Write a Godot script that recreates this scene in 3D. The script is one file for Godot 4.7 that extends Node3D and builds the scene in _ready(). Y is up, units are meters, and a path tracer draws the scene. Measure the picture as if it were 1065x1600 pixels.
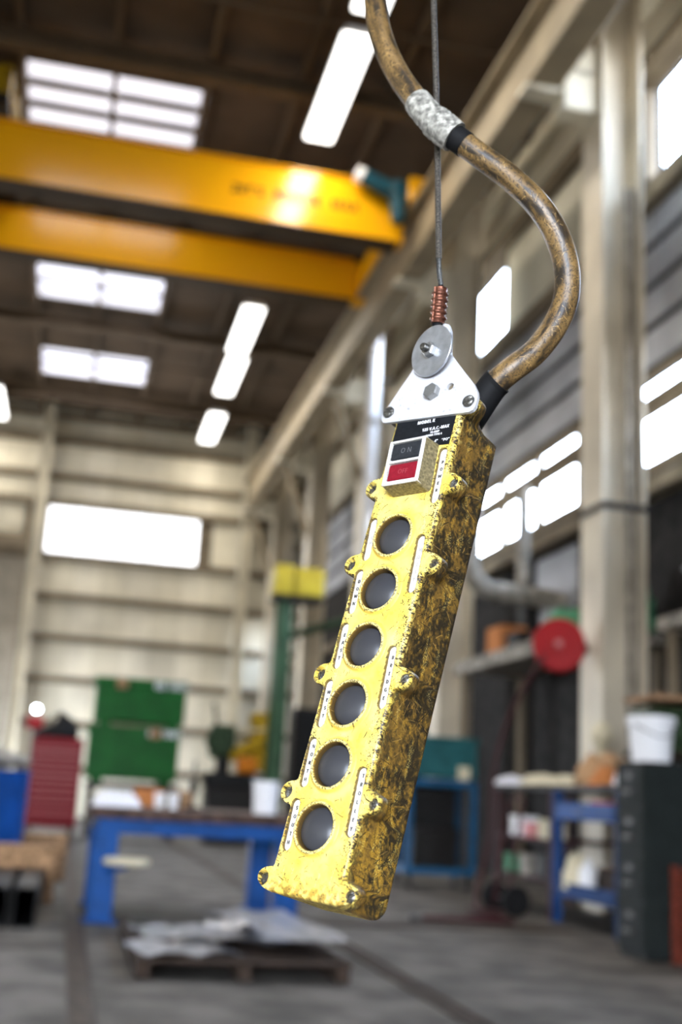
extends Node3D
# A crane pendant station hanging in a crane workshop. Units are metres, y is up, the hall runs along -z.

var M := {}
var used := {}
var rng := RandomNumberGenerator.new()


# ---------------------------------------------------------------- everything together
func _ready() -> void:
	var cam := Camera3D.new()
	cam.name = "camera"
	var lens := CameraAttributesPhysical.new()
	lens.frustum_focal_length = 27.0
	lens.frustum_focus_distance = 0.868
	lens.exposure_aperture = 2.9
	cam.attributes = lens
	cam.fov = 47.92
	cam.transform = Transform3D(Basis(Vector3(0.972189, 0.054201, 0.227838), Vector3(-0.1059, 0.969449, 0.221253), Vector3(-0.208886, -0.239228, 0.948228)), Vector3(0, 1.1, 0))
	cam.near = 0.05
	cam.far = 200.0
	add_child(cam)
	cam.current = true
	var we := WorldEnvironment.new()
	we.name = "environment"
	var e := Environment.new()
	var sky := Sky.new()
	var sm := ProceduralSkyMaterial.new()
	sm.sky_top_color = Color(0.78, 0.86, 0.97)
	sm.sky_horizon_color = Color(0.97, 0.98, 1.0)
	sm.ground_horizon_color = Color(0.7, 0.7, 0.7)
	sm.ground_bottom_color = Color(0.45, 0.44, 0.42)
	sm.sky_energy_multiplier = 5.0
	sm.ground_energy_multiplier = 3.0
	sky.sky_material = sm
	e.background_mode = Environment.BG_SKY
	e.sky = sky
	e.tonemap_mode = Environment.TONE_MAPPER_LINEAR
	e.tonemap_exposure = 0.95
	e.sdfgi_enabled = true
	e.ssao_enabled = true
	e.ssil_enabled = true
	we.environment = e
	add_child(we)
	# unseen back doorway added to light the pendant; left wall doorway lets in daylight
	area_light("added_door_light", Vector3(-3.5, 2.6, BACK + 0.1), Vector2(6.4, 5.0), Vector3.FORWARD, 42.0, Color(0.97, 0.98, 1.0))
	area_light("daylight_door_far", Vector3(LEFT - 0.1, 3.0, -31.0), Vector2(7.8, 5.8), Vector3.RIGHT, 70.0, Color(0.97, 0.98, 1.0))
	rng.seed = 7
	make_materials()
	hall()
	crane()
	table()
	left_side()
	far_machines()
	right_side()
	pendant()


# ---------------------------------------------------------------- mesh building
class Shape:
	var v := PackedVector3Array()
	var n := PackedVector3Array()
	var t := PackedVector2Array()
	var ix := PackedInt32Array()

	func tri(a: Vector3, b: Vector3, c: Vector3) -> void:  # counter-clockwise seen from outside
		var k := (b - a).cross(c - a).normalized()
		var s := v.size()
		for p in [a, b, c]:
			v.append(p)
			n.append(k)
			t.append(Vector2(p.x + p.z, p.y))
		ix.append_array(PackedInt32Array([s, s + 2, s + 1]))

	func quad(a: Vector3, b: Vector3, c: Vector3, d: Vector3) -> void:
		tri(a, b, c)
		tri(a, c, d)

	func box(c: Vector3, size: Vector3, b := 0.0, basis := Basis.IDENTITY) -> Shape:
		var h := size * 0.5
		if b <= 0.0:
			b = minf(0.012, minf(h.x, minf(h.y, h.z)) * 0.25)
		b = minf(b, minf(h.x, minf(h.y, h.z)) * 0.6)
		var P := func(x: float, y: float, z: float) -> Vector3: return c + basis * Vector3(x, y, z)
		var ax := [Vector3.RIGHT, Vector3.UP, Vector3.BACK]
		for i in 3:
			for s in [1.0, -1.0]:
				var u: Vector3 = ax[(i + 1) % 3]
				var w: Vector3 = ax[(i + 2) % 3]
				var o: Vector3 = ax[i] * h[i] * s
				var hu := h[(i + 1) % 3] - b
				var hw := h[(i + 2) % 3] - b
				var q := [o - u * hu - w * hw, o + u * hu - w * hw, o + u * hu + w * hw, o - u * hu + w * hw]
				if s < 0:
					q.reverse()
				quad(P.call(q[0].x, q[0].y, q[0].z), P.call(q[1].x, q[1].y, q[1].z), P.call(q[2].x, q[2].y, q[2].z), P.call(q[3].x, q[3].y, q[3].z))
		for i in 3:  # edges along axis i
			var j := (i + 1) % 3
			var k := (i + 2) % 3
			for sj in [1.0, -1.0]:
				for sk in [1.0, -1.0]:
					var e: Vector3 = ax[i] * (h[i] - b)
					var p1: Vector3 = ax[j] * h[j] * sj + ax[k] * (h[k] - b) * sk
					var p2: Vector3 = ax[j] * (h[j] - b) * sj + ax[k] * h[k] * sk
					var q := [p1 - e, p1 + e, p2 + e, p2 - e]
					if sj * sk > 0:
						q.reverse()
					quad(P.call(q[0].x, q[0].y, q[0].z), P.call(q[1].x, q[1].y, q[1].z), P.call(q[2].x, q[2].y, q[2].z), P.call(q[3].x, q[3].y, q[3].z))
		for sx in [1.0, -1.0]:
			for sy in [1.0, -1.0]:
				for sz in [1.0, -1.0]:
					var a: Vector3 = P.call(h.x * sx, (h.y - b) * sy, (h.z - b) * sz)
					var d: Vector3 = P.call((h.x - b) * sx, h.y * sy, (h.z - b) * sz)
					var g: Vector3 = P.call((h.x - b) * sx, (h.y - b) * sy, h.z * sz)
					if sx * sy * sz > 0:
						tri(a, d, g)
					else:
						tri(a, g, d)
		return self

	func span(a: Vector3, b: Vector3, bev := 0.0) -> Shape:  # a box between two corners
		return box((a + b) * 0.5, (b - a).abs(), bev)

	func grid(rows: Array, closed := false, flip := false) -> Shape:  # rows of points with smooth normals; uv by index
		var R := rows.size()
		var C: int = rows[0].size()
		var s := v.size()
		for i in R:
			for j in C:
				var p: Vector3 = rows[i][j]
				var up: Vector3 = rows[mini(i + 1, R - 1)][j] - rows[maxi(i - 1, 0)][j]
				var j1 := j + 1
				var j0 := j - 1
				if closed:
					j1 = 1 if j == C - 1 else j1
					j0 = C - 2 if j == 0 else j0
				else:
					j1 = mini(j1, C - 1)
					j0 = maxi(j0, 0)
				var ac: Vector3 = rows[i][j1] - rows[i][j0]
				var k := ac.cross(up)
				if k.length_squared() < 1e-20:
					var ii := 1 if i == 0 else R - 2
					k = (rows[ii][j1] - rows[ii][j0]).cross(up)
				v.append(p)
				n.append(k.normalized() * (-1.0 if flip else 1.0))
				t.append(Vector2(float(j) / (C - 1), float(i) / (R - 1)))
		for i in R - 1:
			for j in C - 1:
				var a := s + i * C + j
				var q := [a, a + C, a + C + 1, a, a + C + 1, a + 1] if not flip else [a, a + C + 1, a + C, a, a + 1, a + C + 1]
				ix.append_array(PackedInt32Array(q))
		return self

	func lathe(prof: Array, x := Transform3D.IDENTITY, seg := 24) -> Shape:  # profile of (radius, height) from bottom to top, round +y; a sharp corner is a doubled point
		var rows := []
		for q in prof:
			var row := []
			for j in seg + 1:
				var a := -TAU * j / seg
				row.append(x * Vector3(cos(a) * q.x, q.y, sin(a) * q.x))
			rows.append(row)
		var from := 0
		for i in range(1, prof.size() + 1):
			if i == prof.size() or prof[i].distance_to(prof[i - 1]) < 1e-9:
				if i - from > 1:
					grid(rows.slice(from, i), true)
				from = i
		return self

	func can(p: Vector3, q: Vector3, r0: float, r1 := -1.0, seg := 16, bev := -1.0) -> Shape:  # a capped, slightly bevelled cylinder or cone
		r1 = r0 if r1 < 0 else r1
		var y := (q - p).normalized()
		var x := y.cross(Vector3.RIGHT if absf(y.x) < 0.9 else Vector3.UP).normalized()
		var L := p.distance_to(q)
		var b := minf(minf(r0, r1), L) * 0.08 if bev < 0 else bev
		var a := [Vector2(0, 0), Vector2(r0 - b, 0), Vector2(r0 - b, 0), Vector2(r0, b), Vector2(r0, b), Vector2(r1, L - b), Vector2(r1, L - b), Vector2(r1 - b, L), Vector2(r1 - b, L), Vector2(0, L)]
		return lathe(a, Transform3D(Basis(x, y, x.cross(y)), p), seg)

	func tube(path: Array, r: float, seg := 12, caps := true, radii := []) -> Shape:
		var rows := []
		var d: Vector3 = (path[1] - path[0]).normalized()
		var x := d.cross(Vector3.UP if absf(d.y) < 0.9 else Vector3.RIGHT).normalized()
		for i in path.size():
			var e: Vector3 = (path[mini(i + 1, path.size() - 1)] - path[maxi(i - 1, 0)]).normalized()
			x = (x - e * x.dot(e)).normalized()
			var w := e.cross(x)
			var rr: float = r if radii.is_empty() else radii[i]
			var row := []
			for j in seg + 1:
				var a := TAU * j / seg
				row.append(path[i] + (x * cos(a) + w * sin(a)) * rr)
			rows.append(row)
		grid(rows, true)
		if caps:
			for e in [0, rows.size() - 1]:
				for j in seg:
					if e == 0:
						tri(path[0], rows[0][j + 1], rows[0][j])
					else:
						tri(path[e], rows[e][j], rows[e][j + 1])
		return self

	func prism(poly: PackedVector2Array, z0: float, z1: float, x := Transform3D.IDENTITY, bev := 0.0) -> Shape:  # an outline in xy, from z0 to z1
		if Geometry2D.is_polygon_clockwise(poly):
			poly.reverse()
		var m := poly.size()
		var top := poly
		if bev > 0:
			var o := Geometry2D.offset_polygon(poly, -bev, Geometry2D.JOIN_MITER)
			if o.size() == 1 and o[0].size() == m:
				top = o[0]
				if Geometry2D.is_polygon_clockwise(top):
					top.reverse()
				var best := 0
				for i in m:
					if top[i].distance_to(poly[0]) < top[best].distance_to(poly[0]):
						best = i
				var turned := PackedVector2Array()
				for i in m:
					turned.append(top[(best + i) % m])
				top = turned
			else:
				bev = 0.0
		var f := Geometry2D.triangulate_polygon(top)
		for i in range(0, f.size(), 3):
			var a := top[f[i]]
			var b := top[f[i + 1]]
			var c := top[f[i + 2]]
			if (b - a).cross(c - a) < 0:
				var h := b
				b = c
				c = h
			tri(x * Vector3(a.x, a.y, z1), x * Vector3(b.x, b.y, z1), x * Vector3(c.x, c.y, z1))
			tri(x * Vector3(a.x, a.y, z0), x * Vector3(c.x, c.y, z0), x * Vector3(b.x, b.y, z0))
		for i in m:
			var a := poly[i]
			var b := poly[(i + 1) % m]
			quad(x * Vector3(a.x, a.y, z0), x * Vector3(b.x, b.y, z0), x * Vector3(b.x, b.y, z1 - bev), x * Vector3(a.x, a.y, z1 - bev))
			if bev > 0:
				var c := top[i]
				var d := top[(i + 1) % m]
				quad(x * Vector3(a.x, a.y, z1 - bev), x * Vector3(b.x, b.y, z1 - bev), x * Vector3(d.x, d.y, z1), x * Vector3(c.x, c.y, z1))
		return self

	func mesh(material: Material) -> ArrayMesh:
		var a := []
		a.resize(Mesh.ARRAY_MAX)
		a[Mesh.ARRAY_VERTEX] = v
		a[Mesh.ARRAY_NORMAL] = n
		a[Mesh.ARRAY_TEX_UV] = t
		a[Mesh.ARRAY_INDEX] = ix
		var m := ArrayMesh.new()
		m.add_surface_from_arrays(Mesh.PRIMITIVE_TRIANGLES, a)
		m.surface_set_material(0, material)
		return m


# ---------------------------------------------------------------- naming
func numbered(called: String) -> String:
	var k: int = used.get(called, 0)
	used[called] = k + 1
	return called if k == 0 else "%s_%03d" % [called, k]


func tag(o: Node3D, label: String, category := "", group := "", kind := "") -> Node3D:
	o.set_meta("label", label)
	if category:
		o.set_meta("category", category)
	if group:
		o.set_meta("group", group)
	if kind:
		o.set_meta("kind", kind)
	return o


func thing(called: String, label: String, category: String, at := Vector3.ZERO, group := "", turn := 0.0) -> Node3D:
	var o := Node3D.new()
	o.name = numbered(called)
	o.position = at
	o.rotation.y = turn
	add_child(o)
	tag(o, label, category, group)
	return o


func part(called: String, s: Shape, m: Material, parent: Node3D = null, at := Vector3.ZERO) -> MeshInstance3D:
	var o := MeshInstance3D.new()
	o.mesh = s.mesh(m)
	o.position = at
	if parent == null:
		o.name = numbered(called)
		add_child(o)
	else:
		var k: int = parent.get_meta("_n_" + called, 0)
		parent.set_meta("_n_" + called, k + 1)
		o.name = called if k == 0 else "%s_%03d" % [called, k]
		parent.add_child(o, true)
	return o


func share(called: String, of: Mesh, parent: Node3D, at: Vector3, basis := Basis.IDENTITY, m: Material = null) -> MeshInstance3D:
	var o := MeshInstance3D.new()
	o.mesh = of
	o.transform = Transform3D(basis, at)
	if m:
		o.set_surface_override_material(0, m)
	var k: int = parent.get_meta("_n_" + called, 0)
	parent.set_meta("_n_" + called, k + 1)
	o.name = called if k == 0 else "%s_%03d" % [called, k]
	parent.add_child(o, true)
	return o


func setting(called: String, s: Shape, m: Material, label: String) -> MeshInstance3D:
	var o := part(called, s, m)
	tag(o, label, "", "", "structure")
	return o


func lettering(called: String, text: String, m: Material, parent: Node3D, at: Transform3D, em: float, spacing := 0.0, deep := 0.0002, weight := 700) -> void:
	var tm := TextMesh.new()
	var f := SystemFont.new()
	f.font_names = PackedStringArray(["Droid Sans"])
	f.font_weight = weight
	tm.font = f
	tm.font_size = 48
	tm.pixel_size = 0.001
	var k := em / 48.0 / 0.001
	tm.depth = deep / k
	tm.line_spacing = spacing
	tm.text = text
	tm.material = m
	var o := MeshInstance3D.new()
	o.mesh = tm
	o.transform = at.scaled_local(Vector3.ONE * k)
	o.name = called
	parent.add_child(o, true)


# ---------------------------------------------------------------- materials
func noise(kind: int, freq: float, octaves: int, sd: int) -> FastNoiseLite:
	var f := FastNoiseLite.new()
	f.noise_type = kind
	f.frequency = freq
	f.seed = sd
	f.fractal_octaves = octaves
	return f


func cloud(freq: float, octaves: int, sd: int, lo: float, hi: float, side := 512, from := 0.2, to := 0.8) -> NoiseTexture2D:
	var t := NoiseTexture2D.new()
	t.width = side
	t.height = side
	t.seamless = true
	t.noise = noise(FastNoiseLite.TYPE_SIMPLEX_SMOOTH, freq, octaves, sd)
	var g := Gradient.new()
	g.offsets = PackedFloat32Array([from, to])
	g.colors = PackedColorArray([Color(lo, lo, lo), Color(hi, hi, hi)])
	t.color_ramp = g
	return t


func mat(c: Color, rough := 0.7, metal := 0.0, tex: Texture2D = null, scale := 1.0, relief := 0.0) -> StandardMaterial3D:
	var m := StandardMaterial3D.new()
	m.albedo_color = c
	m.roughness = rough
	m.metallic = metal
	m.metallic_specular = 0.3 if metal < 0.5 else 0.5
	if tex:
		m.albedo_texture = tex
		m.uv1_triplanar = true
		m.uv1_world_triplanar = true
		m.uv1_scale = Vector3.ONE * scale
		if relief > 0.0:
			m.heightmap_enabled = true
			m.heightmap_texture = tex
			m.heightmap_scale = relief
	return m


func glow(c: Color, e: float) -> StandardMaterial3D:
	var m := mat(c, 0.6)
	m.emission_enabled = true
	m.emission = c
	m.emission_energy_multiplier = e
	return m


func rgb8(r: int, g: int, b: int) -> Color:
	return Color(r / 255.0, g / 255.0, b / 255.0)


func make_materials() -> void:
	var soft := cloud(0.006, 4, 3, 0.86, 1.0)
	var grime := cloud(0.02, 5, 8, 0.5, 1.0)
	var streak := cloud(0.012, 5, 21, 0.62, 1.0)
	M.floor = mat(rgb8(110, 105, 99), 0.7, 0.0, cloud(0.01, 6, 5, 0.66, 1.0, 1024), 0.16)
	M.track = mat(rgb8(72, 58, 48), 0.6, 0.3, grime, 0.8)
	M.cream = mat(rgb8(222, 214, 192), 0.6, 0.0, soft, 0.12)
	M.sheet = mat(rgb8(230, 223, 203), 0.5, 0.0, soft, 0.1)
	M.sheet_b = mat(rgb8(218, 211, 190), 0.5, 0.0, soft, 0.1)
	M.girt = mat(rgb8(120, 108, 90), 0.7, 0.0, soft, 0.3)
	M.column = mat(rgb8(216, 206, 186), 0.5, 0.0, soft, 0.16)
	M.runway = mat(rgb8(150, 136, 112), 0.6, 0.0, soft, 0.2)
	M.roof = mat(rgb8(92, 76, 60), 0.8, 0.0, soft, 0.2)
	M.rafter = mat(rgb8(104, 88, 70), 0.75, 0.0, soft, 0.3)
	M.shade_wall = mat(rgb8(38, 35, 33), 0.8, 0.0, grime, 0.3)  # near-black colour paints in the shade of the unlit wall
	M.grey_sheet = mat(rgb8(172, 174, 180), 0.5, 0.0, soft, 0.2)
	M.shutter = mat(rgb8(150, 142, 128), 0.6, 0.0, soft, 0.3)
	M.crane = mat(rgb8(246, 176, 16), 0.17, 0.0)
	M.crane.metallic_specular = 0.5
	M.crane_ink = mat(rgb8(48, 32, 10), 0.6)
	M.crane_under_shade = mat(rgb8(66, 48, 24), 0.6, 0.0, soft, 0.25)  # shade under the girders put into the flange colour
	M.teal_motor = mat(rgb8(30, 74, 88), 0.4)
	M.dark = mat(rgb8(34, 32, 31), 0.6)
	M.black = mat(rgb8(20, 20, 21), 0.5)
	M.steel = mat(rgb8(120, 118, 116), 0.4, 0.7, grime, 1.5)
	M.bright_steel = mat(rgb8(200, 200, 204), 0.26, 0.4, soft, 2.0)
	M.dull_steel = mat(rgb8(86, 84, 84), 0.5, 0.6, grime, 2.0)
	M.blue = mat(rgb8(18, 74, 142), 0.6, 0.0, soft, 0.8)
	M.blue_dark = mat(rgb8(24, 60, 112), 0.75, 0.0, soft, 0.8)
	M.blue_cage = mat(rgb8(30, 84, 122), 0.45, 0.0, soft, 0.8)
	M.drum = mat(rgb8(16, 66, 136), 0.45, 0.0, soft, 0.7)
	M.plate_rust = mat(rgb8(96, 76, 68), 0.6, 0.3, grime, 0.8)
	M.green = mat(rgb8(12, 92, 30), 0.45, 0.0, soft, 0.5)
	M.green_post = mat(rgb8(62, 92, 66), 0.5, 0.0, soft, 0.4)
	M.green_dull = mat(rgb8(56, 78, 50), 0.6, 0.0, grime, 1.0)
	M.green_tarp = mat(rgb8(74, 140, 104), 0.7, 0.0, soft, 2.0)
	M.teal = mat(rgb8(38, 92, 96), 0.5, 0.0, soft, 0.8)
	M.red = mat(rgb8(158, 8, 18), 0.5)
	M.red_chest = mat(rgb8(122, 20, 30), 0.5)
	M.red_pale = mat(rgb8(186, 116, 116), 0.5)
	M.rust = mat(rgb8(140, 66, 50), 0.7, 0.0, grime, 2.0)
	M.maroon = mat(rgb8(58, 26, 28), 0.6)
	M.yellow = mat(rgb8(212, 172, 30), 0.5, 0.0, grime, 0.6)
	M.yellow_pale = mat(rgb8(190, 170, 50), 0.5, 0.0, soft, 0.6)
	M.orange = mat(rgb8(206, 122, 30), 0.5)
	M.card = mat(rgb8(196, 126, 74), 0.85, 0.0, soft, 2.0)
	M.kraft = mat(rgb8(188, 150, 112), 0.85, 0.0, soft, 3.0)
	M.wood = mat(rgb8(190, 150, 112), 0.8, 0.0, streak, 2.0)
	M.wood_dark = mat(rgb8(66, 53, 44), 0.85, 0.0, streak, 2.0)
	M.stock = mat(rgb8(52, 52, 52), 0.55, 0.4, grime, 1.0)
	M.white = mat(rgb8(236, 236, 238), 0.5)
	M.cloth = mat(rgb8(226, 226, 232), 0.9)
	M.off_white = mat(rgb8(206, 196, 168), 0.6)
	M.shelf = mat(rgb8(170, 163, 152), 0.7, 0.0, streak, 0.6)
	M.file = mat(rgb8(30, 35, 34), 0.75, 0.0, soft, 1.0)
	M.lamp = glow(Color(1, 0.99, 0.97), 5.0)
	M.lit = glow(Color(0.97, 0.98, 1.0), 3.0)
	M.lit_roof = glow(Color(0.95, 0.95, 1.0), 1.25)
	M.pane = mat(Color(0.95, 0.97, 1.0, 0.06), 0.05)
	M.pane.transparency = BaseMaterial3D.TRANSPARENCY_ALPHA
	M.rubber = mat(rgb8(17, 17, 18), 0.7)
	# close-up materials
	M.button = mat(rgb8(56, 56, 59), 0.32, 0.0)
	M.button.metallic_specular = 0.45
	M.plate = mat(rgb8(208, 208, 211), 0.42, 0.25, cloud(0.035, 5, 31, 0.5, 1.0, 512, 0.06, 0.17), 7.0)
	M.washer = mat(rgb8(196, 200, 206), 0.3, 0.75, cloud(0.02, 4, 32, 0.86, 1.0), 9.0)
	M.bolt = mat(rgb8(158, 158, 156), 0.4, 0.7, cloud(0.05, 4, 33, 0.86, 1.0), 40.0)
	M.screw = mat(rgb8(150, 148, 142), 0.32, 0.85, cloud(0.05, 4, 34, 0.5, 1.0), 20.0)
	M.copper = mat(rgb8(160, 102, 80), 0.38, 0.75, cloud(0.05, 5, 35, 0.45, 1.0), 18.0)
	M.strand = mat(rgb8(112, 112, 110), 0.4, 0.7, cloud(0.05, 4, 36, 0.5, 1.0), 20.0)
	M.sheath = mat(rgb8(112, 105, 96), 0.5, 0.1, cloud(0.06, 5, 37, 0.3, 1.0), 16.0)
	M.tape = mat(rgb8(204, 200, 188), 0.5, 0.0, cloud(0.022, 5, 38, 0.45, 1.0), 12.0)
	M.label = mat(rgb8(214, 208, 198), 0.6, 0.0, cloud(0.03, 4, 39, 0.8, 1.0), 12.0)
	M.ink = mat(rgb8(28, 26, 26), 0.6)
	M.ink_faded = mat(rgb8(166, 160, 154), 0.6)
	M.nameplate = mat(rgb8(30, 32, 36), 0.4, 0.0, cloud(0.03, 4, 40, 0.75, 1.0), 12.0)
	M.print = mat(rgb8(232, 232, 232), 0.5)
	M.print_dim = mat(rgb8(104, 105, 107), 0.5)
	M.print_red = mat(rgb8(156, 66, 74), 0.5)
	M.on = mat(rgb8(48, 50, 53), 0.34, 0.0, cloud(0.04, 4, 41, 0.8, 1.0), 14.0)
	M.off = mat(rgb8(136, 28, 42), 0.3, 0.0, cloud(0.04, 4, 42, 0.85, 1.0), 14.0)
	M.frame = mat(rgb8(226, 223, 216), 0.45, 0.1, cloud(0.05, 5, 43, 0.5, 1.0, 512, 0.2, 0.4), 40.0)
	M.frame_side = mat(rgb8(164, 150, 112), 0.55, 0.1, cloud(0.03, 5, 44, 0.6, 1.0), 20.0)


# ---------------------------------------------------------------- the hall
const LEFT := -9.5
const RIGHT := 7.2
const BACK := 9.0
const FAR := -39.0
const TOP := 13.6
const COLUMNS := [-6.2, -12.4, -18.6, -24.8, -31.0, -37.2]


func area_light(called: String, at: Vector3, size: Vector2, towards: Vector3, energy: float, color := Color.WHITE) -> void:
	var l := AreaLight3D.new()
	l.name = called
	l.area_size = size
	l.light_energy = energy
	l.light_color = color
	l.area_range = 60.0
	l.area_attenuation = 2.0
	l.shadow_enabled = true
	var up := Vector3.UP if absf(towards.y) < 0.9 else Vector3.BACK
	l.transform = Transform3D(Basis.looking_at(towards, up), at)
	add_child(l)


func hall() -> void:
	# floor with two sunk tracks
	var f := Shape.new()
	f.span(Vector3(LEFT - 0.3, -0.3, FAR - 0.3), Vector3(RIGHT + 0.3, 0, BACK + 0.3), 0.002)
	setting("floor", f, M.floor, "worn grey concrete workshop floor")
	var names := ["dark steel track sunk in the floor left of the blue table", "dark steel track sunk in the floor right of the blue table"]
	for k in 2:
		var x: float = [0.2, 2.2][k]
		var s := Shape.new()
		s.span(Vector3(x - 0.07, -0.02, FAR + 8), Vector3(x - 0.045, 0.012, 2), 0.003)
		s.span(Vector3(x + 0.045, -0.02, FAR + 8), Vector3(x + 0.07, 0.012, 2), 0.003)
		s.span(Vector3(x - 0.045, -0.02, FAR + 8), Vector3(x + 0.045, 0.004, 2), 0.001)
		setting("trim", s, M.track, names[k])
	var cross := Shape.new()
	cross.span(Vector3(2.3, -0.02, -10.75), Vector3(4.7, 0.01, -10.4), 0.003)
	setting("trim", cross, M.track, "dark cover strip let into the floor across to the workbench")

	# far wall: girts behind separate cladding sheets, one band of daylight sheet, a roller door on the left
	var far_wall := setting("wall_far", _far_back(), M.girt, "far end wall of cream steel cladding with dark girts")
	var x := -9.4
	var n := 0
	while x < RIGHT + 0.5:
		var x1 := x + 0.9
		var bands := [[0.0, TOP]]
		if x1 > -1.3 and x < 3.5:
			bands = [[0.0, 8.45], [10.08, TOP]]
		elif x1 > -6.0 and x < -2.0:
			bands = [[8.5, TOP]]
		for b in bands:
			var s := Shape.new()
			s.span(Vector3(x + 0.004, b[0], FAR - 0.03), Vector3(x1 - 0.004, b[1], FAR + 0.0), 0.004)
			for r in 3:
				s.span(Vector3(x + 0.12 + r * 0.3, b[0], FAR - 0.01), Vector3(x + 0.2 + r * 0.3, b[1], FAR + 0.025), 0.012)
			part("panel", s, M.sheet if n % 2 == 0 else M.sheet_b, far_wall)
		x = x1
		n += 1
	for y in [1.5, 2.9, 4.3, 5.65, 7.0, 8.36, 10.16, 11.1, 12.35, 13.2]:
		var s := Shape.new()
		var from := -1.9 if y < 8.3 else LEFT
		s.span(Vector3(from, y - 0.11, FAR + 0.02), Vector3(RIGHT, y - 0.08, FAR + 0.2), 0.006)
		s.span(Vector3(from, y + 0.08, FAR + 0.02), Vector3(RIGHT, y + 0.11, FAR + 0.2), 0.006)
		s.span(Vector3(from, y - 0.1, FAR + 0.17), Vector3(RIGHT, y + 0.1, FAR + 0.2), 0.006)
		part("girt", s, M.girt, far_wall)
	for c in [[-1.75, 0.2], [5.2, 0.2], [-6.1, 0.2]]:
		var s := _column_h(0.34, 0.36, TOP)
		var o := setting("steel_post", s, M.cream, ["cream end wall post left of the daylight band", "cream end wall post in the right corner", "cream end wall post left of the roller door"][[-1.75, 5.2, -6.1].find(c[0])])
		o.position = Vector3(c[0], 0, FAR + 0.4)
	var w := setting("window", Shape.new().span(Vector3(-1.5, 8.38, FAR - 0.02), Vector3(3.68, 8.45, FAR + 0.06)).span(Vector3(-1.5, 10.08, FAR - 0.02), Vector3(3.68, 10.15, FAR + 0.06)).span(Vector3(-1.5, 8.4, FAR - 0.02), Vector3(-1.44, 10.1, FAR + 0.06)).span(Vector3(3.6, 8.4, FAR - 0.02), Vector3(3.68, 10.1, FAR + 0.06)), M.girt, "wide daylight band of clear sheets in the far wall")
	for k in 5:
		part("pane", Shape.new().span(Vector3(-1.44 + k * 1.008, 8.45, FAR - 0.02), Vector3(-1.44 + k * 1.008 + 1.004, 10.08, FAR)), M.lit, w)
	area_light("daylight_far", Vector3(1.08, 9.26, FAR + 0.3), Vector2(5.0, 1.6), Vector3.BACK, 20.0)
	var door := setting("door", Shape.new().span(Vector3(-6.1, 8.45, FAR + 0.0), Vector3(-1.85, 8.9, FAR + 0.45), 0.03).span(Vector3(-1.98, 0, FAR), Vector3(-1.88, 8.5, FAR + 0.12)).span(Vector3(-6.05, 0, FAR), Vector3(-5.95, 8.5, FAR + 0.12)), M.girt, "closed roller door of narrow grey slats in the far wall")
	for k in 34:
		part("slat", Shape.new().span(Vector3(-5.95, k * 0.25 + 0.005, FAR - 0.02), Vector3(-1.98, k * 0.25 + 0.245, FAR + 0.035), 0.03), M.shutter, door)

	_right_wall()
	var lw := Shape.new()
	lw.span(Vector3(LEFT - 0.25, 6.0, FAR - 0.25), Vector3(LEFT, TOP, BACK + 0.25))
	for q in [[FAR - 0.25, -35.0], [-27.0, BACK + 0.25]]:
		lw.span(Vector3(LEFT - 0.25, 0, q[0]), Vector3(LEFT, 6.0, q[1]))
	setting("wall_left", lw, M.sheet, "left side wall of cream cladding with an open loading doorway far down the hall")
	var bw := Shape.new()
	bw.span(Vector3(LEFT, 5.2, BACK), Vector3(RIGHT, TOP, BACK + 0.25))  # opening below is added out of view so daylight reaches the pendant
	bw.span(Vector3(LEFT, 0, BACK), Vector3(-6.8, 5.2, BACK + 0.25))
	bw.span(Vector3(-0.2, 0, BACK), Vector3(RIGHT, 5.2, BACK + 0.25))
	setting("wall_back", bw, M.sheet, "back wall of cream cladding with an added doorway that lights the pendant")
	_roof()


func _far_back() -> Shape:
	var s := Shape.new()
	s.span(Vector3(LEFT, 0, FAR - 0.3), Vector3(-1.45, TOP, FAR - 0.06))
	s.span(Vector3(3.62, 0, FAR - 0.3), Vector3(RIGHT + 0.2, TOP, FAR - 0.06))
	s.span(Vector3(-1.45, 0, FAR - 0.3), Vector3(3.62, 8.4, FAR - 0.06))
	s.span(Vector3(-1.45, 10.12, FAR - 0.3), Vector3(3.62, TOP, FAR - 0.06))
	return s


func _column_h(wx: float, wz: float, h: float) -> Shape:  # rolled section: two flanges across x, a web along x
	var s := Shape.new()
	s.span(Vector3(-wx / 2, 0, -wz / 2), Vector3(-wx / 2 + 0.035, h, wz / 2), 0.006)
	s.span(Vector3(wx / 2 - 0.035, 0, -wz / 2), Vector3(wx / 2, h, wz / 2), 0.006)
	s.span(Vector3(-wx / 2 + 0.03, 0, -0.015), Vector3(wx / 2 - 0.03, h, 0.015), 0.003)
	return s


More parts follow.
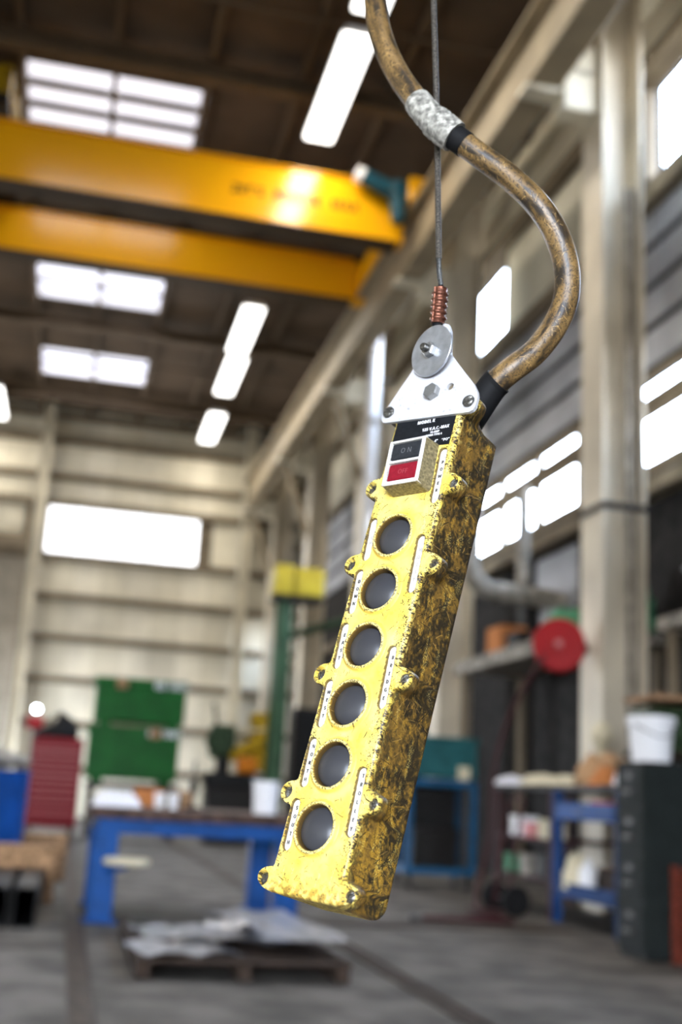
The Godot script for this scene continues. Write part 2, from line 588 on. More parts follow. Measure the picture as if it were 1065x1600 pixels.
func _right_wall() -> void:
	# cladding in bands with two rows of openings
	var s := Shape.new()
	var t := 0.22
	var Z0 := FAR - 0.2
	var B := BACK + 0.2
	s.span(Vector3(RIGHT, 2.9, Z0), Vector3(RIGHT + t, 5.6, B))
	s.span(Vector3(RIGHT, 6.92, Z0), Vector3(RIGHT + t, 9.75, B))
	s.span(Vector3(RIGHT, 11.35, Z0), Vector3(RIGHT + t, TOP, B))
	s.span(Vector3(RIGHT, 5.6, -4.0), Vector3(RIGHT + t, 6.92, B))
	s.span(Vector3(RIGHT, 5.6, -36.0), Vector3(RIGHT + t, 6.92, -24.2))
	s.span(Vector3(RIGHT, 5.6, Z0), Vector3(RIGHT + t, 6.92, -38.4))
	var open_up := [[-22.6, -19.05], [-13.5, -8.2]]
	var last := B
	for o in [[-13.5, -8.2], [-22.6, -19.05]]:
		s.span(Vector3(RIGHT, 9.75, o[1]), Vector3(RIGHT + t, 11.35, last))
		last = o[0]
	s.span(Vector3(RIGHT, 9.75, Z0), Vector3(RIGHT + t, 11.35, last))
	s.span(Vector3(RIGHT, 0, Z0), Vector3(RIGHT + t, 2.9, B))
	var wall := setting("wall_right", s, M.shade_wall, "right side wall of steel cladding with two rows of windows")
	var k := 0
	for y in [[7.0, 7.5], [7.62, 8.1], [8.22, 8.7], [8.82, 9.25]]:  # pale strips of louvred sheet between the window rows
		var z := -36.0
		while z < -4.5:
			part("panel", Shape.new().span(Vector3(RIGHT - 0.06, y[0], z), Vector3(RIGHT, y[1], z + 1.6), 0.02), M.grey_sheet, wall)
			z += 1.64
			k += 1
	var z := FAR + 0.3
	while z < -4.5:
		part("panel", Shape.new().span(Vector3(RIGHT - 0.05, 11.45, z), Vector3(RIGHT, 13.5, z + 1.6), 0.01), M.sheet, wall)
		if not ((z + 1.6 > -22.6 and z < -19.05) or (z + 1.6 > -13.5 and z < -8.2)):
			part("panel", Shape.new().span(Vector3(RIGHT - 0.05, 9.4, z), Vector3(RIGHT, 11.4, z + 1.6), 0.01), M.sheet_b, wall)
		part("panel", Shape.new().span(Vector3(RIGHT - 0.05, 3.5, z), Vector3(RIGHT, 5.0, z + 1.6), 0.01), M.grey_sheet if int(k) % 3 == 0 else M.shade_wall, wall)
		k += 1
		z += 1.64
	for y in [5.2, 9.33, 11.42]:
		part("girt", Shape.new().span(Vector3(RIGHT - 0.28, y - 0.1, FAR + 0.3), Vector3(RIGHT, y + 0.1, -3.0), 0.01), M.girt, wall)
	# lower window strip: panes between mullions, a bar, a narrow row above
	var win := setting("window", Shape.new().span(Vector3(RIGHT - 0.02, 5.5, -24.2), Vector3(RIGHT + 0.1, 5.66, -4.0)).span(Vector3(RIGHT - 0.06, 6.34, -24.2), Vector3(RIGHT + 0.1, 6.58, -4.0)).span(Vector3(RIGHT - 0.02, 6.9, -24.2), Vector3(RIGHT + 0.1, 6.96, -4.0)), M.girt, "long low strip of window panes in the right wall")
	z = -24.2
	while z < -4.1:
		var z1 := minf(z + 1.66, -4.0)
		part("mullion", Shape.new().span(Vector3(RIGHT + 0.0, 5.6, z - 0.06), Vector3(RIGHT + 0.12, 6.92, z + 0.06)), M.girt, win)
		part("pane", Shape.new().span(Vector3(RIGHT + 0.1, 5.64, z + 0.05), Vector3(RIGHT + 0.11, 6.36, z1 - 0.05)), M.pane, win)
		part("pane", Shape.new().span(Vector3(RIGHT + 0.1, 6.56, z + 0.05), Vector3(RIGHT + 0.11, 6.9, z1 - 0.05)), M.pane, win)
		z = z1
	var labels := ["high window in the right wall behind the hanging cable", "high window at the right edge beside the large column"]
	for i in 2:
		var o: Array = open_up[i]
		var hw := setting("window", Shape.new().span(Vector3(RIGHT - 0.05, 9.7, o[0] - 0.08), Vector3(RIGHT + 0.1, 9.8, o[1] + 0.08)).span(Vector3(RIGHT - 0.05, 11.3, o[0] - 0.08), Vector3(RIGHT + 0.1, 11.4, o[1] + 0.08)).span(Vector3(RIGHT - 0.05, 9.75, o[0] - 0.08), Vector3(RIGHT + 0.1, 11.35, o[0] + 0.02)).span(Vector3(RIGHT - 0.05, 9.75, o[1] - 0.02), Vector3(RIGHT + 0.1, 11.35, o[1] + 0.08)), M.girt, labels[i])
		part("pane", Shape.new().span(Vector3(RIGHT + 0.1, 9.78, o[0]), Vector3(RIGHT + 0.11, 11.32, o[1])), M.pane, hw)
	var fw := setting("window", Shape.new().span(Vector3(RIGHT - 0.02, 5.54, -38.45), Vector3(RIGHT + 0.1, 5.62, -35.95)).span(Vector3(RIGHT - 0.02, 6.9, -38.45), Vector3(RIGHT + 0.1, 6.98, -35.95)), M.girt, "small window in the right wall close to the far corner")
	part("pane", Shape.new().span(Vector3(RIGHT + 0.1, 5.6, -38.4), Vector3(RIGHT + 0.11, 6.92, -36.0)), M.pane, fw)
	# columns with runway brackets and knee braces
	var which := ["", "large cream steel column at the right with the red hose reel", "cream steel column behind the hanging pendant", "second cream steel column beyond the pendant", "third cream steel column beyond the pendant", "cream steel column nearest the far right corner"]
	for i in COLUMNS.size():
		if i == 0:
			continue
		var cz: float = COLUMNS[i]
		var o := setting("steel_column", _column_h(0.57, 0.62, TOP), M.column, which[i])
		o.position = Vector3(6.23, 0, cz - 0.31)
		var b := Shape.new()
		b.span(Vector3(-0.8, 10.05, -0.2), Vector3(-0.25, 10.66, 0.2), 0.03)
		b.span(Vector3(-1.3, 10.28, -0.15), Vector3(-0.5, 10.36, 0.15), 0.01)
		part("bracket", b, M.cream, o)
		var kb := Shape.new()
		kb.tube([Vector3(-0.28, 8.2, 0), Vector3(-1.0, 10.2, 0)], 0.1, 6)
		if i > 2:
			part("knee_brace", kb, M.runway, o)
		if i == 1:
			part("strap", Shape.new().span(Vector3(-0.3, 4.63, 0.31), Vector3(0.3, 4.71, 0.335)).span(Vector3(-0.31, 4.63, -0.3), Vector3(-0.285, 4.71, 0.335)), M.dark, o)
			part("junction_box", Shape.new().span(Vector3(-0.62, 10.55, -0.15), Vector3(-0.3, 11.05, 0.2), 0.03), M.cream, o)
			part("conduit", Shape.new().tube([Vector3(0.1, 0, 0.2), Vector3(0.1, 9.0, 0.2)], 0.035, 8).tube([Vector3(0.2, 0, 0.2), Vector3(0.2, 9.0, 0.2)], 0.03, 8), M.shelf, o)
	# crane runway girder and its rail
	var g := Shape.new()
	g.span(Vector3(4.98, 11.46, FAR + 0.6), Vector3(5.42, 11.52, -3), 0.008)
	g.span(Vector3(4.98, 10.36, FAR + 0.6), Vector3(5.42, 10.42, -3), 0.008)
	g.span(Vector3(5.19, 10.4, FAR + 0.6), Vector3(5.21, 11.5, -3), 0.002)
	var rw := setting("runway_girder", g, M.runway, "long crane runway girder receding along the right side")
	part("rail", Shape.new().span(Vector3(5.16, 11.52, FAR + 0.6), Vector3(5.24, 11.62, -3), 0.01), M.steel, rw)
	for q in [[12.55, 6.45, "upper cream strut running along the right columns"], [11.75, 6.5, "lower cream strut running along the right columns"]]:
		setting("trim", Shape.new().span(Vector3(q[1], q[0], FAR + 0.4), Vector3(q[1] + 0.24, q[0] + 0.24, -3), 0.02), M.cream, q[2])


func _roof() -> void:
	var s := Shape.new()
	var lights := [[-35.8, -33.4], [-29.7, -27.2], [-21.1, -19.0], [-14.5, -12.3], [-7.5, -5.3], [-1.0, 1.2]]
	s.span(Vector3(LEFT - 0.3, TOP, FAR - 0.3), Vector3(-2.05, TOP + 0.2, BACK + 0.3))
	s.span(Vector3(1.3, TOP, FAR - 0.3), Vector3(RIGHT + 0.3, TOP + 0.2, BACK + 0.3))
	var last := FAR - 0.3
	for q in lights:
		s.span(Vector3(-2.05, TOP, last), Vector3(1.3, TOP + 0.2, q[0]))
		last = q[1]
	s.span(Vector3(-2.05, TOP, last), Vector3(1.3, TOP + 0.2, BACK + 0.3))
	var roof := setting("ceiling", s, M.roof, "dark brown underside of the steel roof deck")
	var x := -8.54
	while x < RIGHT:
		part("purlin", Shape.new().span(Vector3(x - 0.05, TOP - 0.28, FAR), Vector3(x + 0.05, TOP - 0.02, BACK), 0.01), M.rafter, roof)
		x += 1.62
	for zc in COLUMNS + [0.0, 6.2]:
		var z: float = zc + 0.7
		var r := Shape.new()
		r.span(Vector3(LEFT, TOP - 0.3, z - 0.14), Vector3(RIGHT, TOP - 0.26, z + 0.14))
		r.span(Vector3(LEFT, TOP - 0.56, z - 0.14), Vector3(RIGHT, TOP - 0.51, z + 0.14))
		r.span(Vector3(LEFT, TOP - 0.52, z - 0.012), Vector3(RIGHT, TOP - 0.29, z + 0.012), 0.002)
		part("rafter", r, M.rafter, roof)
	for z in [-16.0, -22.4, -26.2, -30.9, -33.0, -36.6]:
		part("bridging_bar", Shape.new().tube([Vector3(LEFT, TOP - 0.34, z), Vector3(RIGHT, TOP - 0.34, z)], 0.035, 6), M.rafter, roof)
	var words := ["skylight nearest the far wall", "second skylight from the far wall, just beyond the yellow crane", "skylight above the near side of the yellow crane", "skylight just in front of the first ceiling strip light", "skylight over the near floor, second from the back wall", "skylight nearest the back wall"]
	for i in 6:
		var q: Array = lights[i]
		var fr := Shape.new()
		for zz in [q[0], q[1]]:
			fr.span(Vector3(-2.1, TOP - 0.03, zz - 0.04), Vector3(1.35, TOP + 0.02, zz + 0.04))
		for xx in [-2.05, 1.3]:
			fr.span(Vector3(xx - 0.04, TOP - 0.03, q[0]), Vector3(xx + 0.04, TOP + 0.02, q[1]))
		for b in [0.36, 0.7] if i == 2 else [0.5]:
			fr.span(Vector3(-2.05, TOP - 0.1, lerpf(q[0], q[1], b) - (0.09 if i == 2 else 0.03)), Vector3(1.3, TOP - 0.02, lerpf(q[0], q[1], b) + (0.09 if i == 2 else 0.03)))
		var w := setting("window", fr, M.rafter, words[i])
		for k in 2:
			for j in 3:
				var a := lerpf(q[0], q[1], j / 3.0)
				part("pane", Shape.new().span(Vector3([-2.05, -0.42][k] + 0.02, TOP + 0.02, a + 0.01), Vector3([-0.46, 1.3][k] - 0.02, TOP + 0.04, lerpf(q[0], q[1], (j + 1) / 3.0) - 0.01)), M.lit_roof, w)
		area_light("daylight_roof", Vector3(-0.4, TOP - 0.12, (q[0] + q[1]) / 2), Vector2(3.2, 2.0), Vector3.DOWN, 8.0, Color(0.93, 0.95, 1.0))
	# rows of fluorescent fittings
	var rows := [[3.24, -16.84, "nearest complete ceiling strip light, in front of the yellow crane"], [3.24, -13.2, "ceiling strip light next to the nearest complete one, partly behind the brown cable"], [3.31, -27.7, "first ceiling strip light beyond the yellow crane"], [3.41, -31.2, "second ceiling strip light beyond the yellow crane"], [3.5, -36.3, "ceiling strip light nearest the far wall"], [-3.36, -36.35, "ceiling strip light at the left edge near the far wall"], [3.06, -7.5, "ceiling strip light over the near floor, added out of view for its light"], [-3.2, -7.5, "added left ceiling strip light over the near floor"]]  # last two hang out of view, added to light the near floor
	var proto: Node3D = null
	for r in rows:
		var o: Node3D
		if proto == null:
			o = thing("strip_light", r[2], "ceiling light", Vector3.ZERO, "fluorescent strip lights under the roof")
			proto = o
			var h := Shape.new()
			h.prism(PackedVector2Array([Vector2(-0.27, 0.02), Vector2(0.27, 0.02), Vector2(0.2, 0.14), Vector2(-0.2, 0.14)]), -1.54, 1.54)
			part("housing", h, M.white, o)
			part("lamp_diffuser", Shape.new().span(Vector3(-0.25, -0.04, -1.54), Vector3(0.25, 0.02, 1.54), 0.02), M.lamp, o)
			for zz in [-1.2, 1.2]:
				part("hanger", Shape.new().tube([Vector3(0, 0.13, zz), Vector3(0, 1.01, zz)], 0.012, 6), M.dark, o)
		else:
			o = proto.duplicate()
			o.name = numbered("strip_light")
			add_child(o)
			o.set_meta("label", r[2])
		o.position = Vector3(r[0], 12.6, r[1])
		area_light("strip_lamp", Vector3(r[0], 12.54, r[1]), Vector2(0.48, 3.0), Vector3.DOWN, 15.0, Color(1.0, 0.96, 0.89))


# ---------------------------------------------------------------- overhead crane
func crane() -> void:
	var o := thing("bridge_crane", "yellow double girder overhead crane spanning the hall below the roof", "crane", Vector3(0, 0, 0))
	for k in 2:
		var z: float = [-18.7, -22.3][k]
		var y0: float = [11.0, 11.4][k]
		var g := Shape.new()
		g.span(Vector3(LEFT + 1, y0, z - 0.36), Vector3(5.0 if k == 0 else 5.2, y0 + [1.1, 0.9][k], z), 0.02)
		g.span(Vector3(LEFT + 1, y0 + [1.1, 0.9][k], z - 0.42), Vector3(4.9, y0 + [1.14, 0.94][k], z + 0.05), 0.01)
		var girder := part("girder", g, M.crane, o)
		part("bottom_flange", Shape.new().span(Vector3(LEFT + 1, y0 - 0.03, z - 0.42), Vector3(4.9, y0, z + 0.06), 0.01), M.crane_under_shade, girder)  # dark flange colour stands in for shade under the girder
		if k == 0:
			lettering("lettering", "20T'S   BRIDGE   MAX", M.crane_ink, girder, Transform3D(Basis.IDENTITY, Vector3(2.96, 11.55, z + 0.004)), 0.24, 0.0, 0.01)
	part("end_truck", Shape.new().span(Vector3(4.95, 11.62, -22.9), Vector3(5.42, 12.1, -18.2), 0.03), M.crane, o)
	for z in [-22.4, -18.7]:
		part("wheel", Shape.new().can(Vector3(5.1, 11.78, z), Vector3(5.3, 11.78, z), 0.16), M.dull_steel, o)
	var m := Shape.new()
	m.can(Vector3(4.1, 12.05, -18.42), Vector3(4.66, 11.86, -18.42), 0.15, 0.17)
	m.box(Vector3(4.78, 11.85, -18.42), Vector3(0.3, 0.36, 0.36), 0.05)
	m.can(Vector3(4.8, 11.75, -18.42), Vector3(4.82, 11.25, -18.42), 0.17, 0.13)
	var mot := part("drive_motor", m, M.teal_motor, o)
	part("fan_cover", Shape.new().can(Vector3(3.98, 12.09, -18.42), Vector3(4.12, 12.04, -18.42), 0.14, 0.16), M.white, mot)
	var t := thing("hoist_trolley", "yellow hoist trolley sitting on top of the overhead crane girders", "hoist", Vector3(-2.45, 12.36, -20.4))
	part("frame", Shape.new().span(Vector3(-0.9, 0, -1.9), Vector3(0.3, 0.16, 1.9), 0.02), M.dark, t)
	part("drum_housing", Shape.new().can(Vector3(0, 0.55, -1.0), Vector3(0, 0.55, 1.3), 0.36).span(Vector3(-0.4, 0.14, -0.8), Vector3(0.2, 0.5, 0.8), 0.04), M.yellow, t)
	part("gearbox", Shape.new().span(Vector3(-0.5, 0.14, 1.3), Vector3(0.28, 0.85, 1.75), 0.06), M.yellow, t)


# ---------------------------------------------------------------- left side and table
func table() -> void:
	var o := thing("welding_table", "heavy blue steel welding table with thick dark top and square legs", "table", Vector3(1.16, 0, -10.82))
	part("tabletop", Shape.new().span(Vector3(-0.92, 0.82, -0.86), Vector3(0.92, 0.91, 0.86), 0.01), M.plate_rust, o)
	var a := Shape.new()
	for z in [-0.76, 0.76]:
		a.span(Vector3(-0.85, 0.7, z - 0.05), Vector3(0.85, 0.82, z + 0.05), 0.01)
	for x in [-0.8, 0.8]:
		a.span(Vector3(x - 0.05, 0.7, -0.74), Vector3(x + 0.05, 0.82, 0.74), 0.01)
	part("apron", a, M.blue, o)
	var leg := Shape.new().span(Vector3(-0.1, 0.02, -0.1), Vector3(0.1, 0.72, 0.1), 0.012).span(Vector3(-0.14, 0, -0.14), Vector3(0.14, 0.025, 0.14), 0.006).mesh(M.blue)
	for x in [-0.77, 0.76]:
		for z in [-0.72, 0.72]:
			share("leg", leg, o, Vector3(x, 0, z))
	part("swing_seat", Shape.new().can(Vector3(-0.6, 0.47, 0.98), Vector3(-0.6, 0.52, 0.98), 0.19, 0.19, 28, 0.015), M.off_white, o)
	part("swing_arm", Shape.new().tube([Vector3(-0.77, 0.4, 0.72), Vector3(-0.72, 0.42, 0.86), Vector3(-0.6, 0.46, 0.98)], 0.03, 8), M.blue, o)
	# things lying on it
	var c := thing("paper_roll", "crumpled white paper on the left corner of the blue table", "paper", Vector3(0.47, 0.91, -10.6))
	var rows := []
	for i in 13:
		var row := []
		for j in 17:
			var u := j / 16.0 - 0.5
			var v := i / 12.0 - 0.5
			var edge := minf(1.0, 6.0 * (0.5 - maxf(absf(u), absf(v))))
			row.append(Vector3(u * 0.44, edge * (0.06 + 0.05 * sin(u * 17 + v * 9) + 0.03 * cos(v * 21 - u * 6)) + 0.002, -v * 0.34))
		rows.append(row)
	part("sheet", Shape.new().grid(rows), M.cloth, c)
	var cups := ["white plastic cup on the blue table, left one of two", "white plastic cup on the blue table beside the brown block"]
	for k in 2:
		var cup := thing("cup", cups[k], "cup", Vector3(0.84 + 0.12 * k, 0.91, -10.62 + 0.08 * k), "white cups on the blue table")
		part("body", Shape.new().lathe([Vector2(0, 0), Vector2(0.036, 0), Vector2(0.036, 0), Vector2(0.048, 0.13), Vector2(0.05, 0.13), Vector2(0.046, 0.128), Vector2(0.034, 0.01), Vector2(0, 0.01)]), M.white, cup)
		part("rim", Shape.new().lathe([Vector2(0.047, 0.126), Vector2(0.053, 0.127), Vector2(0.053, 0.134), Vector2(0.047, 0.134)]), M.white, cup)
	var blk := thing("wood_block", "small brown wooden block on the blue table", "block", Vector3(1.08, 0.91, -10.95))
	part("block", Shape.new().box(Vector3(0, 0.08, 0), Vector3(0.2, 0.16, 0.14), 0.008), M.wood, blk)
	var bx := thing("parts_box", "small open cardboard box on the blue table behind the cups", "box", Vector3(0.78, 0.91, -11.2))
	part("wall", Shape.new().span(Vector3(-0.14, 0, -0.1), Vector3(-0.132, 0.16, 0.1), 0.001).span(Vector3(0.132, 0, -0.1), Vector3(0.14, 0.16, 0.1), 0.001).span(Vector3(-0.14, 0, 0.092), Vector3(0.14, 0.16, 0.1), 0.001).span(Vector3(-0.14, 0, -0.1), Vector3(0.14, 0.16, -0.092), 0.001), M.card, bx)
	part("bottom", Shape.new().span(Vector3(-0.135, 0, -0.095), Vector3(0.135, 0.006, 0.095), 0.001), M.card, bx)
	var st := thing("clamp_stand", "slim dark upright clamp stand on the blue table", "clamp", Vector3(1.12, 0.91, -10.5))
	part("base", Shape.new().can(Vector3.ZERO, Vector3(0, 0.03, 0), 0.07), M.dark, st)
	part("rod", Shape.new().tube([Vector3(0, 0.02, 0), Vector3(0, 0.42, 0)], 0.012, 8), M.dull_steel, st)
	part("jaw", Shape.new().box(Vector3(0, 0.2, 0.01), Vector3(0.06, 0.12, 0.06), 0.01), M.dark, st)
	var w := thing("tub", "white plastic tub standing at the right end of the blue table", "tub", Vector3(1.76, 0.91, -10.45))
	part("body", Shape.new().lathe([Vector2(0, 0), Vector2(0.1, 0), Vector2(0.1, 0), Vector2(0.118, 0.28), Vector2(0.11, 0.28), Vector2(0.094, 0.01), Vector2(0, 0.01)]), M.white, w)
	part("rim", Shape.new().lathe([Vector2(0.11, 0.265), Vector2(0.126, 0.267), Vector2(0.126, 0.285), Vector2(0.11, 0.285)]), M.white, w)
	# pallet and scrap
	var p := thing("pallet", "low wooden pallet on the floor in front of the blue table", "pallet", Vector3(1.17, 0, -8.25))
	for x in [-0.6, 0.0, 0.6]:
		part("bearer", Shape.new().box(Vector3(x, 0.045, 0), Vector3(0.09, 0.09, 2.0), 0.005), M.wood_dark, p)
	for k in 9:
		part("board", Shape.new().box(Vector3(0, 0.102, -0.93 + k * 0.232), Vector3(1.3, 0.024, 0.19), 0.004), M.wood_dark, p)
	var scr := ["shiny steel offcut on the pallet, at its left front", "shiny steel offcut in the middle of the pallet", "long thin steel sheet on the right half of the pallet", "small bright steel offcut lying on the middle offcut", "dull steel sheet at the back of the pallet", "square steel offcut at the left back of the pallet"]
	var pos := [[-0.34, 0.62, 0.62, 0.6, 0.2], [0.06, 0.3, 0.7, 0.66, -0.3], [0.34, 0.0, 0.56, 1.6, 0.1], [0.0, 0.5, 0.34, 0.3, 0.7], [0.0, -0.78, 1.2, 0.36, -0.04], [-0.34, -0.2, 0.5, 0.6, 0.15]]
	for k in 6:
		var q: Array = pos[k]
		var e := thing("steel_offcut", scr[k], "sheet metal", Vector3(1.17 + q[0], 0.116 + [0.0, 0.045, 0.09, 0.135, 0.0, 0.0][k], -8.25 + q[1]), "steel offcuts on the pallet", q[4])
		var rr := []
		for i in 5:
			var row := []
			for j in 7:
				var u := j / 6.0 - 0.5
				var v := i / 4.0 - 0.5
				row.append(Vector3(u * q[2], 0.006 + 0.035 * absf(sin(u * 6 + k) * cos(v * 5 + k * 2)), -v * q[3]))
			rr.append(row)
		var low := []
		for row in rr:
			var l2 := []
			for pt in row:
				l2.append(pt - Vector3(0, 0.005, 0))
			low.append(l2)
		part("sheet", Shape.new().grid(rr).grid(low, false, true), M.bright_steel if k != 4 else M.steel, e)


func left_side() -> void:
	var d := thing("drum", "blue steel drum standing on the long steel tubes at the far left", "drum", Vector3(-0.78, 0.3, -12.7))
	part("body", Shape.new().lathe([Vector2(0, 0), Vector2(0.42, 0), Vector2(0.43, 0.02), Vector2(0.43, 0.28), Vector2(0.445, 0.3), Vector2(0.43, 0.32), Vector2(0.43, 0.56), Vector2(0.445, 0.58), Vector2(0.43, 0.6), Vector2(0.43, 0.84), Vector2(0.445, 0.86), Vector2(0.44, 0.88), Vector2(0.42, 0.85), Vector2(0, 0.85)], Transform3D.IDENTITY, 36), M.drum, d)
	part("bung", Shape.new().can(Vector3(0.2, 0.85, 0.1), Vector3(0.2, 0.87, 0.1), 0.04), M.steel, d)
	var s := thing("sack", "pale sack lying on top of the blue drum", "sack", Vector3(-0.76, 1.17, -12.7))
	var rows := []
	for i in 9:
		var row := []
		for j in 21:
			var a := TAU * j / 20.0
			var v := i / 8.0
			var r := sin(PI * clampf(v * 0.85 + 0.12, 0, 1)) if i < 8 else 0.02
			row.append(Vector3(cos(a) * 0.4 * r * (1 + 0.06 * sin(3 * a + v * 4)), 0.02 + v * 0.2 * (1 + 0.1 * sin(a * 2)), -sin(a) * 0.3 * r))
		rows.append(row)
	part("bag", Shape.new().grid(rows, true), M.shelf, s)
	var stock := [[-0.62, 0.02, 0.3], [-0.4, 0.02, 0.3], [-0.19, 0.02, 0.3]]
	var sl := ["long dark rectangular steel tube on the floor farthest left of three", "long dark rectangular steel tube, middle of three on the floor at left", "long dark rectangular steel tube on the left floor nearest the sunk track"]
	for k in 3:
		var q: Array = stock[k]
		var o := thing("steel_tube", sl[k], "steel beam", Vector3(q[0], 0, -13.7), "steel tubes on the left floor")
		var h: float = q[2]
		var tube := Shape.new()
		for x in [-0.085, 0.073]:
			tube.span(Vector3(x, 0, -4.2), Vector3(x + 0.012, h, 4.2), 0.003)
		part("side_wall", tube, M.stock, o)
		part("top_wall", Shape.new().span(Vector3(-0.085, h - 0.012, -4.2), Vector3(0.085, h, 4.2), 0.003), M.stock, o)
		part("bottom_wall", Shape.new().span(Vector3(-0.085, 0, -4.2), Vector3(0.085, 0.012, 4.2), 0.003), M.stock, o)
	var tl := ["pale timber baulk across the steel tubes, nearer one of two", "pale timber baulk across the steel tubes, farther one by the drum"]
	for k in 2:
		var o := thing("timber_baulk", tl[k], "timber", Vector3(-0.44 + 0.1 * k, 0.3, -11.6 - 2.6 * k), "timber baulks on the steel tubes")
		part("beam", Shape.new().box(Vector3(0.03, 0.1, 0), Vector3(0.84, 0.2, 0.36), 0.012), M.wood, o)
		part("block", Shape.new().box(Vector3(0.4, -0.15, 0), Vector3(0.1, 0.3, 0.34), 0.01), M.wood, o)
	# red tool chest
	var c := thing("tool_chest", "red roller tool chest with many drawers at the far left", "tool chest", Vector3(-0.19, 0, -24.6))
	part("body", Shape.new().span(Vector3(-0.5, 0.18, -0.45), Vector3(0.5, 1.95, 0.0), 0.02), M.red_chest, c)
	var y := 0.28
	for k in 11:
		var h: float = [0.22, 0.2, 0.16, 0.14, 0.14, 0.1, 0.12, 0.12, 0.12, 0.1, 0.1][k]
		var dr := part("drawer", Shape.new().span(Vector3(-0.47, y, -0.02), Vector3(0.47, y + h - 0.02, 0.03), 0.01), M.red_chest, c)
		part("pull", Shape.new().span(Vector3(-0.44, y + h - 0.055, 0.03), Vector3(0.44, y + h - 0.025, 0.05), 0.005), M.red_pale, dr)
		y += h
	for xx in [-0.4, 0.4]:
		for zz in [-0.38, -0.06]:
			part("caster", Shape.new().can(Vector3(xx - 0.03, 0.09, zz), Vector3(xx + 0.03, 0.09, zz), 0.09), M.rubber, c)
	var b := thing("tool_bag", "dark slouched tool bag on top of the red tool chest", "bag", Vector3(-0.26, 1.95, -24.8))
	rows = []
	for i in 8:
		var row := []
		for j in 21:
			var a := TAU * j / 20.0
			var v := i / 7.0
			var r := [0.9, 1.0, 1.0, 0.95, 0.85, 0.7, 0.4, 0.01][i] as float
			row.append(Vector3(cos(a) * 0.46 * r, v * (0.4 + 0.14 * cos(a)), -sin(a) * 0.2 * r))
		rows.append(row)
	part("body", Shape.new().grid(rows, true), M.black, b)
	part("handle", Shape.new().tube([Vector3(-0.15, 0.3, 0), Vector3(-0.1, 0.42, 0), Vector3(0.1, 0.52, 0), Vector3(0.18, 0.42, 0)], 0.02, 8), M.dark, b)
	var l := thing("warning_lamp", "small lit white lamp on a red bracket left of the tool chest", "lamp", Vector3(-0.72, 2.54, -25.5))
	part("bulb_light", Shape.new().lathe([Vector2(0.001, -0.06), Vector2(0.05, -0.035), Vector2(0.06, 0), Vector2(0.05, 0.035), Vector2(0.001, 0.06)]), glow(Color(0.9, 0.95, 1.0), 60.0), l)
	part("bracket", Shape.new().box(Vector3(0, -0.28, 0), Vector3(0.34, 0.26, 0.16), 0.03), M.red, l)
	part("post", Shape.new().tube([Vector3(0, -2.52, -0.05), Vector3(0, -0.1, -0.05)], 0.04, 8), M.maroon, l)
	# green bins
	var names := ["dark steel stand under the green bins", "lower big green plastic bin stacked behind the blue table", "upper big green plastic bin with white lettering near its top corner"]
	var stand := thing("bin_stand", names[0], "stand", Vector3(1.4, 0, -25.4))
	part("deck", Shape.new().span(Vector3(-0.95, 1.0, -0.6), Vector3(0.95, 1.12, 0.5), 0.01), M.dark, stand)
	for xx in [-0.85, 0.85]:
		for zz in [-0.5, 0.4]:
			part("leg", Shape.new().span(Vector3(xx - 0.06, 0, zz - 0.06), Vector3(xx + 0.06, 1.0, zz + 0.06), 0.01), M.dark, stand)
	for k in 2:
		var g := thing("bulk_bin", names[1 + k], "bin", Vector3(1.34 + 0.06 * k, 1.12 + k * 1.16, -25.4), "green bulk bins")
		var hh: float = [1.16, 1.0][k]
		part("body", Shape.new().span(Vector3(-0.94, 0.08, -0.6), Vector3(0.94, hh - 0.1, 0.5), 0.03), M.green, g)
		part("rim", Shape.new().span(Vector3(-0.98, hh - 0.16, -0.64), Vector3(0.98, hh, 0.54), 0.02), M.green, g)
		for r in 4:
			part("rib", Shape.new().span(Vector3(-0.94, 0.16 + r * 0.2, 0.49), Vector3(0.94, 0.2 + r * 0.2, 0.53), 0.01), M.green, g)
		for xx in [-0.7, 0.7]:
			part("foot", Shape.new().span(Vector3(xx - 0.12, 0, -0.58), Vector3(xx + 0.12, 0.09, 0.48), 0.01), M.green, g)
		part("tag", Shape.new().box(Vector3([0.42, -0.42][k], hh - 0.12, 0.55), Vector3(0.22, 0.2, 0.012), 0.003), M.wood, g)
		lettering("lettering", "8E-1001", M.white, g, Transform3D(Basis.IDENTITY, Vector3(0.62, hh - 0.12, 0.545)), 0.2, 0.0, 0.006)


